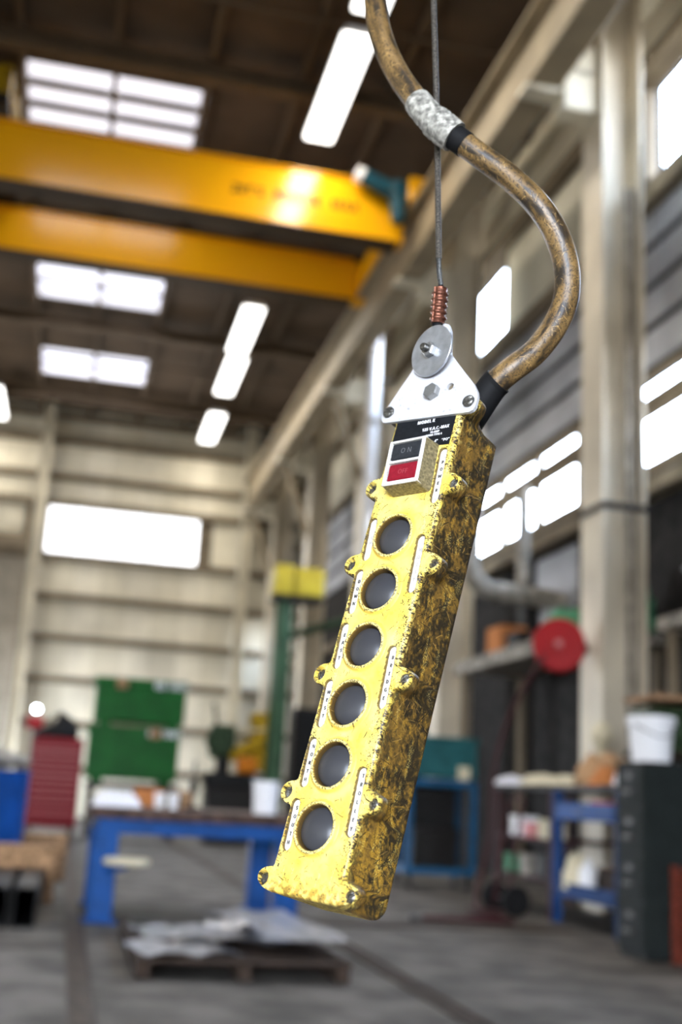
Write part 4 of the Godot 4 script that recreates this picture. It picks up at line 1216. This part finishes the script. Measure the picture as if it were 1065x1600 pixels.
func housing_mesh() -> Shape:
	var s := Shape.new()
	var rows := []
	var uvs := PackedVector2Array()
	var ds: Array = [DEEP - 0.0015, DEEP - 0.005, DEEP - 0.01, 0.04, 0.034, 0.028, 0.025, 0.022, 0.019, 0.016, 0.013, 0.01, 0.007, 0.005]
	var n := int((TOP_END - BOTTOM) / 0.0006)
	for i in n + 1:
		var y := lerpf(BOTTOM, TOP_END, float(i) / n)
		var w0 := half_width(y, 0.0)
		var left := []
		var lu := []
		var wd := half_width(y, DEEP)
		var lean := clampf((y - 0.165) / 0.022, 0.0, 1.0)
		left.append(Vector3(-(wd - 0.006), y - 0.016 * lean, -DEEP))
		lu.append(Vector2(-w0 - DEEP - 0.004, y))
		left.append(Vector3(-(wd - 0.002), y - 0.016 * lean, -DEEP + 0.0008))
		lu.append(Vector2(-w0 - DEEP, y))
		for d in ds:
			var w := half_width(y, d)
			var drop := 0.016 * lean * smoothstep(0.012, 0.034, d)
			left.append(Vector3(-w, y - drop, -d))
			lu.append(Vector2(-w0 - d, y))
		var face := []
		for k in 30:
			var q := pow(k / 30.0, 1.15)
			face.append(lerpf(w0, 0.031, q))
		var row := left.duplicate()
		var ru := lu.duplicate()
		for k in face.size():
			row.append(Vector3(-face[k], y, face_height(-face[k], y, w0)))
			ru.append(Vector2(-face[k], y))
		for k in 125:
			var x := lerpf(-0.031, 0.031, k / 124.0)
			row.append(Vector3(x, y, face_height(x, y, w0)))
			ru.append(Vector2(x, y))
		for k in face.size():
			var x: float = face[face.size() - 1 - k]
			row.append(Vector3(x, y, face_height(x, y, w0)))
			ru.append(Vector2(x, y))
		for k in left.size():
			var p: Vector3 = left[left.size() - 1 - k]
			var u: Vector2 = lu[left.size() - 1 - k]
			row.append(Vector3(-p.x, p.y, p.z))
			ru.append(Vector2(-u.x, u.y))
		rows.append(row)
		for u in ru:
			uvs.append(Vector2((u.x + 0.11) / 0.22, (0.26 - u.y) / 0.55))
	s.grid(rows)
	for end in 2:  # closed ends with a rounded rim, and a back
		var y: float = [BOTTOM, TOP_END][end]
		var cap := []
		for d in [FILLET, 0.006, 0.01, 0.016, 0.022, 0.03, 0.04, DEEP - 0.004, DEEP - 0.001, DEEP]:
			var row := []
			var lean := 0.016 * smoothstep(0.012, 0.034, d) if end == 1 else 0.0
			var w := half_width(y, d) - (0.006 if d >= DEEP else 0.0)
			for k in 41:
				var x := lerpf(-w, w, k / 40.0)
				row.append(Vector3(x, y - lean, -d))
				uvs.append(Vector2((x + 0.11) / 0.22, (0.26 - y + (d if end == 0 else -d)) / 0.55))
			cap.append(row)
		s.grid(cap, false, end == 0 if true else false)
	var back := []
	for i in [0, n]:
		var y: float = rows[i][0].y
		back.append([rows[i][rows[i].size() - 1], rows[i][0]])
		uvs.append(Vector2(0.9, 0.5))
		uvs.append(Vector2(0.1, 0.5))
	s.grid(back)
	s.t = uvs
	return s


func bytes_of(f: FastNoiseLite, w: int, h: int) -> PackedByteArray:
	var im := f.get_image(w, h, false, false, true)
	im.convert(Image.FORMAT_L8)
	return im.get_data()


func stretched(f: FastNoiseLite, w: int, h: int, sw: int, sh: int) -> PackedByteArray:
	var im := f.get_image(sw, sh, false, false, true)
	im.convert(Image.FORMAT_L8)
	im.resize(w, h, Image.INTERPOLATE_BILINEAR)
	return im.get_data()


func paint_material() -> StandardMaterial3D:
	# chipped yellow paint, laid out flat: the face in the middle, the sides folded out beside it
	var W := 704
	var H := 1760
	var big := bytes_of(noise(FastNoiseLite.TYPE_SIMPLEX_SMOOTH, 0.011, 4, 101), W, H)
	var mid := bytes_of(noise(FastNoiseLite.TYPE_SIMPLEX_SMOOTH, 0.05, 4, 102), W, H)
	var fine := bytes_of(noise(FastNoiseLite.TYPE_SIMPLEX, 0.16, 3, 103), W, H)
	var rub := stretched(noise(FastNoiseLite.TYPE_SIMPLEX_SMOOTH, 0.03, 4, 104), W, H, W, 520)
	var out := PackedByteArray()
	out.resize(W * H * 3)
	var relief := PackedByteArray()
	relief.resize(W * H)
	var yellow := Vector3(234, 202, 84)
	var pale := Vector3(244, 228, 152)
	var ochre := Vector3(186, 140, 40)
	var brown := Vector3(112, 84, 36)
	var soot := Vector3(36, 30, 22)
	for py in H:
		var y := 0.26 - 0.55 * (py + 0.5) / H
		var i := clampi(roundi((0.0628 - y) / 0.0458), 0, 5)
		var cy := 0.0628 - 0.0458 * i
		var low := smoothstep(-0.196, -0.214, y)
		var deep_low := smoothstep(-0.09, -0.17, y)
		var w := half_width(clampf(y, BOTTOM + 0.012, TOP_END - 0.009), 0.0)
		for px in W:
			var at := py * W + px
			var x := -0.11 + 0.22 * (px + 0.5) / W
			var a := absf(x)
			var b0 := big[at] / 255.0
			var m := mid[at] / 255.0
			var f := fine[at] / 255.0
			var r := rub[at] / 255.0
			var c := yellow.lerp(pale, clampf((b0 - 0.35) * 1.1, 0.0, 0.75))
			var hgt := 150.0 + (f - 0.5) * 30.0
			if a > 0.022 or low > 0.0:
				# grime on the folded side, thick towards the back
				var side := smoothstep(-0.004, 0.0075, a - w + (m - 0.5) * 0.014)
				side = maxf(side, low * 0.75 * smoothstep(0.35, 0.65, m))
				if side > 0.0:
					var g := brown.lerp(ochre, clampf((m * 0.45 + r * 0.3 + f * 0.25 - 0.52 + 0.1 * deep_low) * 3.6, 0.0, 0.75))
					g = g.lerp(soot, clampf((0.58 + 0.1 * smoothstep(0.017, 0.05, a - w) - b0 * 0.55 - m * 0.42 - 0.08 * deep_low) * 4.2, 0.0, 0.92))
					if r * 0.35 + f * 0.65 > 0.74 - 0.05 * deep_low:
						g = g.lerp(yellow, 0.4)
					c = c.lerp(g, side * 0.97)
				# chips along the worn corner
				var corner := 1.0 - clampf(absf(a - w) / 0.012, 0.0, 1.0)
				if f * 0.6 + m * 0.4 > 0.74 - 0.2 * corner:
					c = c.lerp(soot, 0.85)
					hgt -= 60.0
				elif r > 0.72 - 0.14 * corner and f > 0.5:
					c = c.lerp(pale, 0.6 * (1.0 - side * 0.6))
			if f * 0.55 + m * 0.45 > 0.79:
				c = c.lerp(soot, 0.8)
				hgt -= 50.0
			if b0 < 0.32 and m > 0.5:
				c = c.lerp(ochre, (0.32 - b0) * 2.4)
			if y < 0.095 and a < 0.024:
				var d := Vector2(x + 0.0024, y - cy).length()
				if d > 0.0166 and d < 0.0188:
					var k := smoothstep(0.4, 0.66, m)
					c = c.lerp(Vector3(222, 206, 150), 0.35 + 0.4 * k)
					if f > 0.62:
						c = c.lerp(soot, 0.7)
						hgt -= 60.0
				elif d <= 0.0166:
					c = ochre.lerp(brown.lerp(soot, 0.45), smoothstep(0.0167, 0.0162, d))
				elif d < 0.0225:
					c = c.lerp(ochre, 0.4 * smoothstep(0.0225, 0.0195, d) * smoothstep(0.3, 0.6, b0))
			out[at * 3] = clampi(int(c.x), 0, 255)
			out[at * 3 + 1] = clampi(int(c.y), 0, 255)
			out[at * 3 + 2] = clampi(int(c.z), 0, 255)
			relief[at] = clampi(int(hgt), 0, 255)
	# scratches
	for k in 720:
		var side := k % 3 != 0
		var x := rng.randf_range(0.03, 0.1) if side else rng.randf_range(-0.03, 0.034)
		var y := rng.randf_range(-0.21, 0.18)
		var ang := rng.randf_range(-0.9, 0.9) + (PI / 2 if rng.randf() < 0.5 else 0.0)
		var L := rng.randf_range(0.002, 0.009) * (1.4 if side else 0.8)
		var col := Vector3(24, 20, 16) if rng.randf() < 0.7 else Vector3(158, 124, 62)
		var steps := int(L / 0.00025)
		var bow := rng.randf_range(-0.5, 0.5)
		for j in steps:
			var t := float(j) / steps
			x += cos(ang + bow * t) * 0.00025
			y += sin(ang + bow * t) * 0.00025
			var px := int((x + 0.11) / 0.22 * W)
			var py := int((0.26 - y) / 0.55 * H)
			if px >= 0 and px < W - 1 and py >= 0 and py < H:
				for q in (2 if k % 4 == 0 else 1):
					var at := py * W + px + q
					out[at * 3] = int(col.x)
					out[at * 3 + 1] = int(col.y)
					out[at * 3 + 2] = int(col.z)
					relief[at] = 90
	# grime inside the label slots
	for s in SLOTS:
		for py in range(int((0.26 - s[1] - s[2] - 0.002) / 0.55 * H), int((0.26 - s[1] + s[2] + 0.002) / 0.55 * H)):
			for px in range(int((s[0] - 0.0085 + 0.11) / 0.22 * W), int((s[0] + 0.0085 + 0.11) / 0.22 * W)):
				var dx: float = -0.11 + 0.22 * (px + 0.5) / W - s[0]
				var dy: float = 0.26 - 0.55 * (py + 0.5) / H - s[1]
				var p := Vector2(dx * cos(SLOT_TURN) + dy * sin(SLOT_TURN), maxf(absf(dy * cos(SLOT_TURN) - dx * sin(SLOT_TURN)) - (s[2] - 0.0041), 0.0)).length()
				if p < 0.0042:
					var at := py * W + px
					for c in 3:
						out[at * 3 + c] = int(lerpf(out[at * 3 + c], [70, 54, 26][c], 0.75))
	var mt := StandardMaterial3D.new()
	mt.albedo_texture = ImageTexture.create_from_image(Image.create_from_data(W, H, false, Image.FORMAT_RGB8, out))
	mt.roughness = 0.46
	mt.heightmap_enabled = true
	mt.heightmap_texture = ImageTexture.create_from_image(Image.create_from_data(W, H, false, Image.FORMAT_L8, relief))
	mt.heightmap_scale = 0.05
	return mt


func hose_material() -> StandardMaterial3D:
	var W := 256
	var H := 2048
	var big := stretched(noise(FastNoiseLite.TYPE_SIMPLEX_SMOOTH, 0.02, 4, 201), W, H, 256, 700)
	var fine := bytes_of(noise(FastNoiseLite.TYPE_SIMPLEX, 0.07, 4, 202), W, H)
	var out := PackedByteArray()
	out.resize(W * H * 3)
	var relief := PackedByteArray()
	relief.resize(W * H)
	for at in W * H:
		var b := big[at] / 255.0
		var f := fine[at] / 255.0
		var c := Vector3(98, 76, 44).lerp(Vector3(136, 108, 66), clampf((b - 0.4) * 2.2, 0, 1))
		c = c.lerp(Vector3(34, 28, 22), clampf((0.44 - b) * 4.0, 0.0, 0.8))
		if f > 0.71:
			c = c.lerp(Vector3(28, 23, 18), 0.6)
		out[at * 3] = int(c.x)
		out[at * 3 + 1] = int(c.y)
		out[at * 3 + 2] = int(c.z)
		relief[at] = 100 if f > 0.71 else 150
	for k in 1700:  # short cracks
		var x := rng.randf() * W
		var y := rng.randf() * H
		var ang := rng.randf_range(-1.2, 1.2) + PI / 2
		for j in rng.randi_range(8, 34):
			x += cos(ang)
			y += sin(ang) * 0.7
			ang += rng.randf_range(-0.15, 0.15)
			var px := posmod(int(x), W)
			var py := clampi(int(y), 0, H - 1)
			for c in 3:
				out[(py * W + px) * 3 + c] = [26, 21, 17][c] if k % 4 else [205, 168, 104][c]
			relief[py * W + px] = 60
	var mt := StandardMaterial3D.new()
	mt.albedo_texture = ImageTexture.create_from_image(Image.create_from_data(W, H, false, Image.FORMAT_RGB8, out))
	mt.roughness = 0.4
	mt.heightmap_enabled = true
	mt.heightmap_texture = ImageTexture.create_from_image(Image.create_from_data(W, H, false, Image.FORMAT_L8, relief))
	mt.heightmap_scale = 0.04
	return mt


func slotted_screw(r: float) -> ArrayMesh:
	var s := Shape.new()
	var rows := []
	for i in 15:
		var row := []
		var q := 1.0 - i / 14.0
		for j in 49:
			var a := -TAU * j / 48.0
			var p := Vector2(cos(a), sin(a)) * r * q
			var z := 0.0022 * sqrt(maxf(0.0, 1.0 - q * q * 0.96)) - 0.0012 * (1.0 - smoothstep(r * 0.11, r * 0.2, absf(p.x)))
			row.append(Vector3(p.x, -p.y, z))
		row.reverse()
		rows.append(row)
	# outer skirt first
	var skirt := []
	for p in rows[0]:
		skirt.append(p - Vector3(0, 0, 0.0015))
	rows.push_front(skirt)
	s.grid(rows, true, true)
	return s.mesh(M.screw)


func hexagon(r: float, turn := 0.0) -> PackedVector2Array:
	var p := PackedVector2Array()
	for k in 6:
		p.append(Vector2.from_angle(turn + TAU * k / 6.0) * r)
	return p


func shift(p: PackedVector2Array, by: Vector2) -> PackedVector2Array:
	var o := PackedVector2Array()
	for q in p:
		o.append(q + by)
	return o


func rounded(w: float, h: float, r: float, seg := 5) -> PackedVector2Array:
	var p := PackedVector2Array()
	for c in 4:
		var o := Vector2([w - r, -w + r, -w + r, w - r][c], [h - r, h - r, -h + r, -h + r][c])
		for k in seg + 1:
			p.append(o + Vector2.from_angle(PI / 2 * (c + float(k) / seg)) * r)
	return p


func pendant() -> void:
	var o := thing("pendant_station", "worn yellow crane pendant with six black push buttons hanging in the foreground", "crane pendant", Vector3.ZERO)
	o.transform = Transform3D(Basis(Vector3(0.595405, -0.063315, 0.800927), Vector3(0.23307, 0.967633, -0.096769), Vector3(-0.768877, 0.244289, 0.590892)), Vector3(0.216684, 1.237979, -0.838607))
	part("housing", housing_mesh(), paint_material(), o)
	var up := Basis(Vector3.RIGHT, Vector3.BACK, Vector3.DOWN)  # turns a lathe's axis towards the viewer of the face
	var dome := Shape.new().lathe([Vector2(0.0153, -0.0085), Vector2(0.0153, -0.0025), Vector2(0.0150, -0.0016), Vector2(0.0138, -0.0006), Vector2(0.0118, 0.0005), Vector2(0.0098, 0.0014), Vector2(0.0092, 0.0015), Vector2(0.0088, 0.0018), Vector2(0.006, 0.0026), Vector2(0.0054, 0.0027), Vector2(0.005, 0.0029), Vector2(0.0025, 0.0033), Vector2(0.0, 0.0034)], Transform3D(up, Vector3.ZERO), 48).mesh(M.button)
	for i in 6:
		share("push_button", dome, o, Vector3(-0.0024, 0.0628 - 0.0458 * i, 0))
	var sc := slotted_screw(0.0044)
	for j in range(1, 6):
		for s in [-1, 1]:
			share("screw", sc, o, Vector3(0.04 * s, ROWS[j], -0.0042), Basis(Vector3.BACK, [0.9, -0.3, 0.2, 1.2, 0.5, -0.7, 0.1, 0.8, 1.5, 2.2][j * 2 - 2 + (s + 1) / 2]))
	for k in SLOTS.size():
		var q: Array = SLOTS[k]
		var st := PackedVector2Array()
		for e in 2:
			for j in 9:
				st.append(Vector2.from_angle(PI * (e + j / 8.0)) * 0.0039 + Vector2(0, (q[2] - 0.0041) * (1 if e == 0 else -1)))
		var strip := part("label_strip", Shape.new().prism(st, -0.0036, -0.0027, Transform3D(Basis(Vector3.BACK, SLOT_TURN), Vector3(q[0], q[1], 0))), M.label, o)
		lettering("lettering", WORDS[k], M.ink_faded if k in [0, 7] else M.ink, strip, Transform3D(Basis(Vector3.BACK, 0.03), Vector3(q[0] - 0.0005, q[1], -0.0026)), 0.0037, 24.0 if k != 0 else 10.0)
	# rating plate
	var np := part("nameplate", Shape.new().span(Vector3(-0.0305, 0.142, 0), Vector3(0.0285, 0.172, 0.0006), 0.0001), M.nameplate, o)
	for t in [["MODEL K", 0.0, 0.1655, 0.0040, 0], ["125 V.A.C.-MAX", 0.0112, 0.1583, 0.0037, 0], ["10 AMP", 0.0113, 0.1549, 0.0026, 0], ["NEMA TYPE 4", 0.0112, 0.1522, 0.0025, 0], ["4\"    \"PO\"", 0.0208, 0.1464, 0.0034, 0]]:
		lettering("lettering", t[0], M.print, np, Transform3D(Basis(Vector3.BACK, 0.05), Vector3(t[1], t[2], 0.0007)), t[3])
	# raised on/off block
	var tilt := Transform3D(Basis(Vector3.BACK, 0.075), Vector3(0.0015, 0.1205, 0))
	var hi := 0.0168
	var rim := Shape.new()
	var skirt := Shape.new()
	var hx := 0.0176
	var hy := 0.0204
	var lower := rounded(hx + 0.0014, hy + 0.0014, 0.003)
	var upper := rounded(hx, hy, 0.0026)
	var inner := rounded(hx - 0.0004, hy - 0.0004, 0.0024)
	var rows := []
	for q in [[lower, -0.001], [lower, 0.0006], [upper, hi - 0.0008]]:
		var row := []
		for p in q[0]:
			row.append(tilt * Vector3(p.x, p.y, q[1]))
		row.append(row[0])
		rows.append(row)
	skirt.grid(rows, true)
	rows = []
	for q in [[upper, hi - 0.0008], [inner, hi - 0.0001]]:
		var row := []
		for p in q[0]:
			row.append(tilt * Vector3(p.x, p.y, q[1]))
		row.append(row[0])
		rows.append(row)
	rim.grid(rows, true)
	var bar := func(a: Vector2, b: Vector2) -> void:
		rim.prism(PackedVector2Array([a, Vector2(b.x, a.y), b, Vector2(a.x, b.y)]), 0.006, hi, tilt, 0.0003)
	bar.call(Vector2(-hx + 0.0003, -hy + 0.0003), Vector2(-hx + 0.003, hy - 0.0003))
	bar.call(Vector2(hx - 0.0034, -hy + 0.0003), Vector2(hx - 0.0003, hy - 0.0003))
	bar.call(Vector2(-hx + 0.003, hy - 0.0024), Vector2(hx - 0.0034, hy - 0.0003))
	bar.call(Vector2(-hx + 0.003, -hy + 0.0003), Vector2(hx - 0.0034, -hy + 0.0034))
	bar.call(Vector2(-hx + 0.003, -0.0006), Vector2(hx - 0.0034, 0.0016))
	var box := part("switch_block", rim, M.frame, o)
	part("skirt", skirt, M.frame_side, box)
	var wells := [[0.0022, hy - 0.003, "on_button", M.on, "ON"], [-hy + 0.004, -0.0012, "off_button", M.off, "OFF"]]
	for q in wells:
		var cy: float = (q[0] + q[1]) / 2
		var hh: float = (q[1] - q[0]) / 2
		var top := rounded(0.0138, hh - 0.0002, 0.0016)
		var b := part(q[2], Shape.new().prism(shift(top, Vector2(-0.0002, cy)), 0.004, hi - (0.0002 if q[4] == "ON" else 0.001), tilt, 0.0007), q[3], o)
		b.set_meta("label", "black rubber ON button" if q[4] == "ON" else "red rubber OFF button")
		lettering("lettering", "O N" if q[4] == "ON" else q[4], M.print_dim if q[4] == "ON" else M.print_red, b, tilt * Transform3D(Basis(Vector3.BACK, -0.03), Vector3(0.0004, cy, hi - (0.0002 if q[4] == "ON" else 0.001))), 0.0062 if q[4] == "ON" else 0.0056, 0.0, 0.0001, 400)
	# hanger plate with its bolts
	var outline := PackedVector2Array([Vector2(-47.2, 175), Vector2(-46.6, 171), Vector2(-44, 168.6), Vector2(-40.5, 168), Vector2(42.5, 168), Vector2(45.6, 169.2), Vector2(47.4, 172), Vector2(47.4, 181.5), Vector2(45.6, 186.6), Vector2(40.5, 194.2), Vector2(23.5, 212), Vector2(8.8, 228), Vector2(5.6, 240), Vector2(2.5, 252), Vector2(-1.5, 259), Vector2(-8, 262), Vector2(-14.5, 259), Vector2(-18, 251), Vector2(-21, 236), Vector2(-28.1, 216.3), Vector2(-44, 183.2), Vector2(-46.6, 179)])
	for k in outline.size():
		outline[k] *= 0.001
	var hole := PackedVector2Array()
	for k in 28:
		hole.append(Vector2(0.0172, 0.195) + Vector2.from_angle(TAU * k / 28.0) * 0.0034)
	var ps := Shape.new()
	for side in 2:
		var halfplane := PackedVector2Array([Vector2(-0.1, 0), Vector2(0.0172, 0), Vector2(0.0172, 0.4), Vector2(-0.1, 0.4)]) if side == 0 else PackedVector2Array([Vector2(0.0172, 0), Vector2(0.1, 0), Vector2(0.1, 0.4), Vector2(0.0172, 0.4)])
		for h in Geometry2D.intersect_polygons(outline, halfplane):
			for g in Geometry2D.clip_polygons(h, hole):
				ps.prism(g, 0.0003, 0.0032)
	var plate := part("hanger_plate", ps, M.plate, o)
	for s in [-1, 1]:
		share("screw", slotted_screw(0.0052), plate, Vector3(0.0402 * s, 0.1775, 0.0046), Basis(Vector3.BACK, 1.25 if s < 0 else -0.9))
	part("hex_bolt", Shape.new().prism(shift(hexagon(0.0072, 0.5), Vector2(0.0012, 0.1912)), 0.003, 0.0085, Transform3D.IDENTITY, 0.0008), M.bolt, plate)
	var dx := Transform3D(Basis(Vector3.UP, deg_to_rad(-8)) * Basis(Vector3.RIGHT, deg_to_rad(10)), Vector3(-0.0056, 0.2285, 0.0105))
	part("spacer", Shape.new().can(Vector3(-0.003, 0.2275, 0.003), dx * Vector3(0, 0, -0.0018), 0.007), M.dark, plate)
	var wa := part("washer", Shape.new().lathe([Vector2(0, -0.001), Vector2(0.0222, -0.001), Vector2(0.0228, -0.0004), Vector2(0.0228, 0.0004), Vector2(0.0222, 0.0009), Vector2(0.0222, 0.0009), Vector2(0.0, 0.0009)], dx * Transform3D(up, Vector3.ZERO), 64), M.washer, plate)
	wa.set_meta("label", "large round zinc washer")
	part("hex_nut", Shape.new().prism(hexagon(0.0066, 0.2), 0.0008, 0.0062, dx, 0.0008), M.bolt, plate)
	var th := []
	for k in 13:
		th.append(Vector2(0.0031 + 0.0004 * (k % 2), 0.005 + k * 0.0005))
	th.append(Vector2(0.0026, 0.0118))
	th.append(Vector2(0.0, 0.0118))
	part("bolt_stud", Shape.new().lathe(th, dx * Transform3D(up, Vector3.ZERO), 20), M.screw, plate)
	cable_and_rope(o.transform)


func cable_and_rope(station: Transform3D) -> void:
	var rope := [Vector3(0.2661, 1.4885, -0.8705), Vector3(0.2661, 1.5214, -0.8654), Vector3(0.2649, 1.5347, -0.8665), Vector3(0.2640, 1.5497, -0.8672), Vector3(0.2633, 1.6038, -0.8727), Vector3(0.2620, 1.6656, -0.8774), Vector3(0.2565, 1.7436, -0.8747), Vector3(0.2519, 1.8082, -0.8732), Vector3(0.2481, 1.8605, -0.8713), Vector3(0.235, 2.3, -0.87)]
	var w := thing("wire_rope", "thin sheathed steel wire rope with a copper ferrule holding up the pendant", "wire rope", Vector3.ZERO)
	part("sheath", Shape.new().tube(_smooth(rope.slice(3), 6), 0.0026, 10), M.sheath, w)
	var line := _smooth(rope.slice(0, 5), 14)
	for k in 6:
		var s := []
		for i in line.size():
			var a := TAU * k / 6.0 + i * 0.36
			s.append(line[i] + Vector3(cos(a), 0, sin(a)) * 0.00135)
		part("strand", Shape.new().tube(s, 0.00095, 6), M.strand, w)
	var d: Vector3 = rope[1] - rope[0]
	var y := d.normalized()
	var x := y.cross(Vector3.BACK).normalized()
	var fx := Transform3D(Basis(x, y, x.cross(y)), rope[0] + d * 0.1)
	var L := d.length() * 0.94
	var prof := [Vector2(0.0, 0.0), Vector2(0.0052, 0.0), Vector2(0.006, 0.0006)]
	for k in 5:
		var h := 0.003 + k * (L - 0.005) / 5.0
		prof.append_array([Vector2(0.0059, h), Vector2(0.0071, h + 0.0006), Vector2(0.0071, h + 0.0022), Vector2(0.0059, h + 0.003)])
	prof.append_array([Vector2(0.006, L - 0.0006), Vector2(0.0054, L), Vector2(0.0, L)])
	var ferrule := part("ferrule", Shape.new().lathe(prof, fx, 28), M.copper, w)
	part("seam", Shape.new().tube([fx * Vector3(-0.0056, 0.0006, 0.0028), fx * Vector3(-0.0056, L - 0.0006, 0.0028)], 0.0011, 6), M.copper, ferrule)
	part("stub", Shape.new().can(rope[0] - d * 0.35, rope[0] + d * 0.14, 0.0046), M.rubber, w)
	part("collar", Shape.new().can(rope[1] - d * 0.02, rope[1] + d * 0.1, 0.0036, 0.0026), M.rubber, w)
	# electric cable
	var c := thing("control_cable", "thick scuffed brown control cable curving from the pendant up past the rope", "cable", Vector3.ZERO)
	var relief := [station * Vector3(0.016, 0.176, -0.03), station * Vector3(0.031, 0.209, -0.03), Vector3(0.3125, 1.4385, -0.8465)]
	var pts := [station * Vector3(0.029, 0.2065, -0.03), Vector3(0.3125, 1.4385, -0.8465), Vector3(0.3222, 1.4479, -0.8399), Vector3(0.3397, 1.4638, -0.8352), Vector3(0.3552, 1.4872, -0.8312), Vector3(0.3639, 1.5130, -0.8281), Vector3(0.3629, 1.5412, -0.8264), Vector3(0.3536, 1.5691, -0.8267), Vector3(0.3369, 1.5953, -0.8291), Vector3(0.3151, 1.6209, -0.8380), Vector3(0.2893, 1.6445, -0.8482), Vector3(0.2658, 1.6665, -0.8584), Vector3(0.2516, 1.6844, -0.8676), Vector3(0.2383, 1.7105, -0.8797), Vector3(0.2252, 1.7441, -0.8952), Vector3(0.2151, 1.7817, -0.9091), Vector3(0.2103, 1.8205, -0.9214), Vector3(0.2085, 1.8695, -0.9305), Vector3(0.2088, 1.9321, -0.9358), Vector3(0.21, 2.3, -0.95)]
	part("jacket", Shape.new().tube(_smooth(pts, 8), 0.0107, 32), hose_material(), c)
	part("strain_relief", Shape.new().tube(_smooth(relief, 6), 0.0124, 28), M.rubber, c)
	var all := _smooth(pts, 24)
	var wrap := func(a: Vector3, b: Vector3) -> Array:
		var i0 := 0
		var i1 := 0
		for i in all.size():
			if all[i].distance_to(a) < all[i0].distance_to(a):
				i0 = i
			if all[i].distance_to(b) < all[i1].distance_to(b):
				i1 = i
		return all.slice(mini(i0, i1), maxi(i0, i1) + 1)
	var f := noise(FastNoiseLite.TYPE_SIMPLEX, 0.9, 2, 77)
	var q: Array = wrap.call(Vector3(0.2420, 1.7030, -0.876), Vector3(0.2600, 1.6730, -0.862))
	var rr := []
	for i in q.size():
		rr.append(0.0126 + 0.0006 * f.get_noise_1d(i * 1.7))
	part("tape_wrap", Shape.new().tube(q, 0.0126, 28, true, rr), M.tape, c)
	q = wrap.call(Vector3(0.2560, 1.6790, -0.865), Vector3(0.2710, 1.6610, -0.856))
	rr = []
	for i in q.size():
		rr.append(0.0143 + 0.0008 * f.get_noise_1d(i * 2.3 + 40))
	part("tape_wrap", Shape.new().tube(q, 0.0143, 28, true, rr), M.tape, c)
	part("black_band", Shape.new().tube(wrap.call(Vector3(0.2690, 1.6640, -0.857), Vector3(0.2800, 1.6540, -0.852)), 0.0113, 28), M.rubber, c)
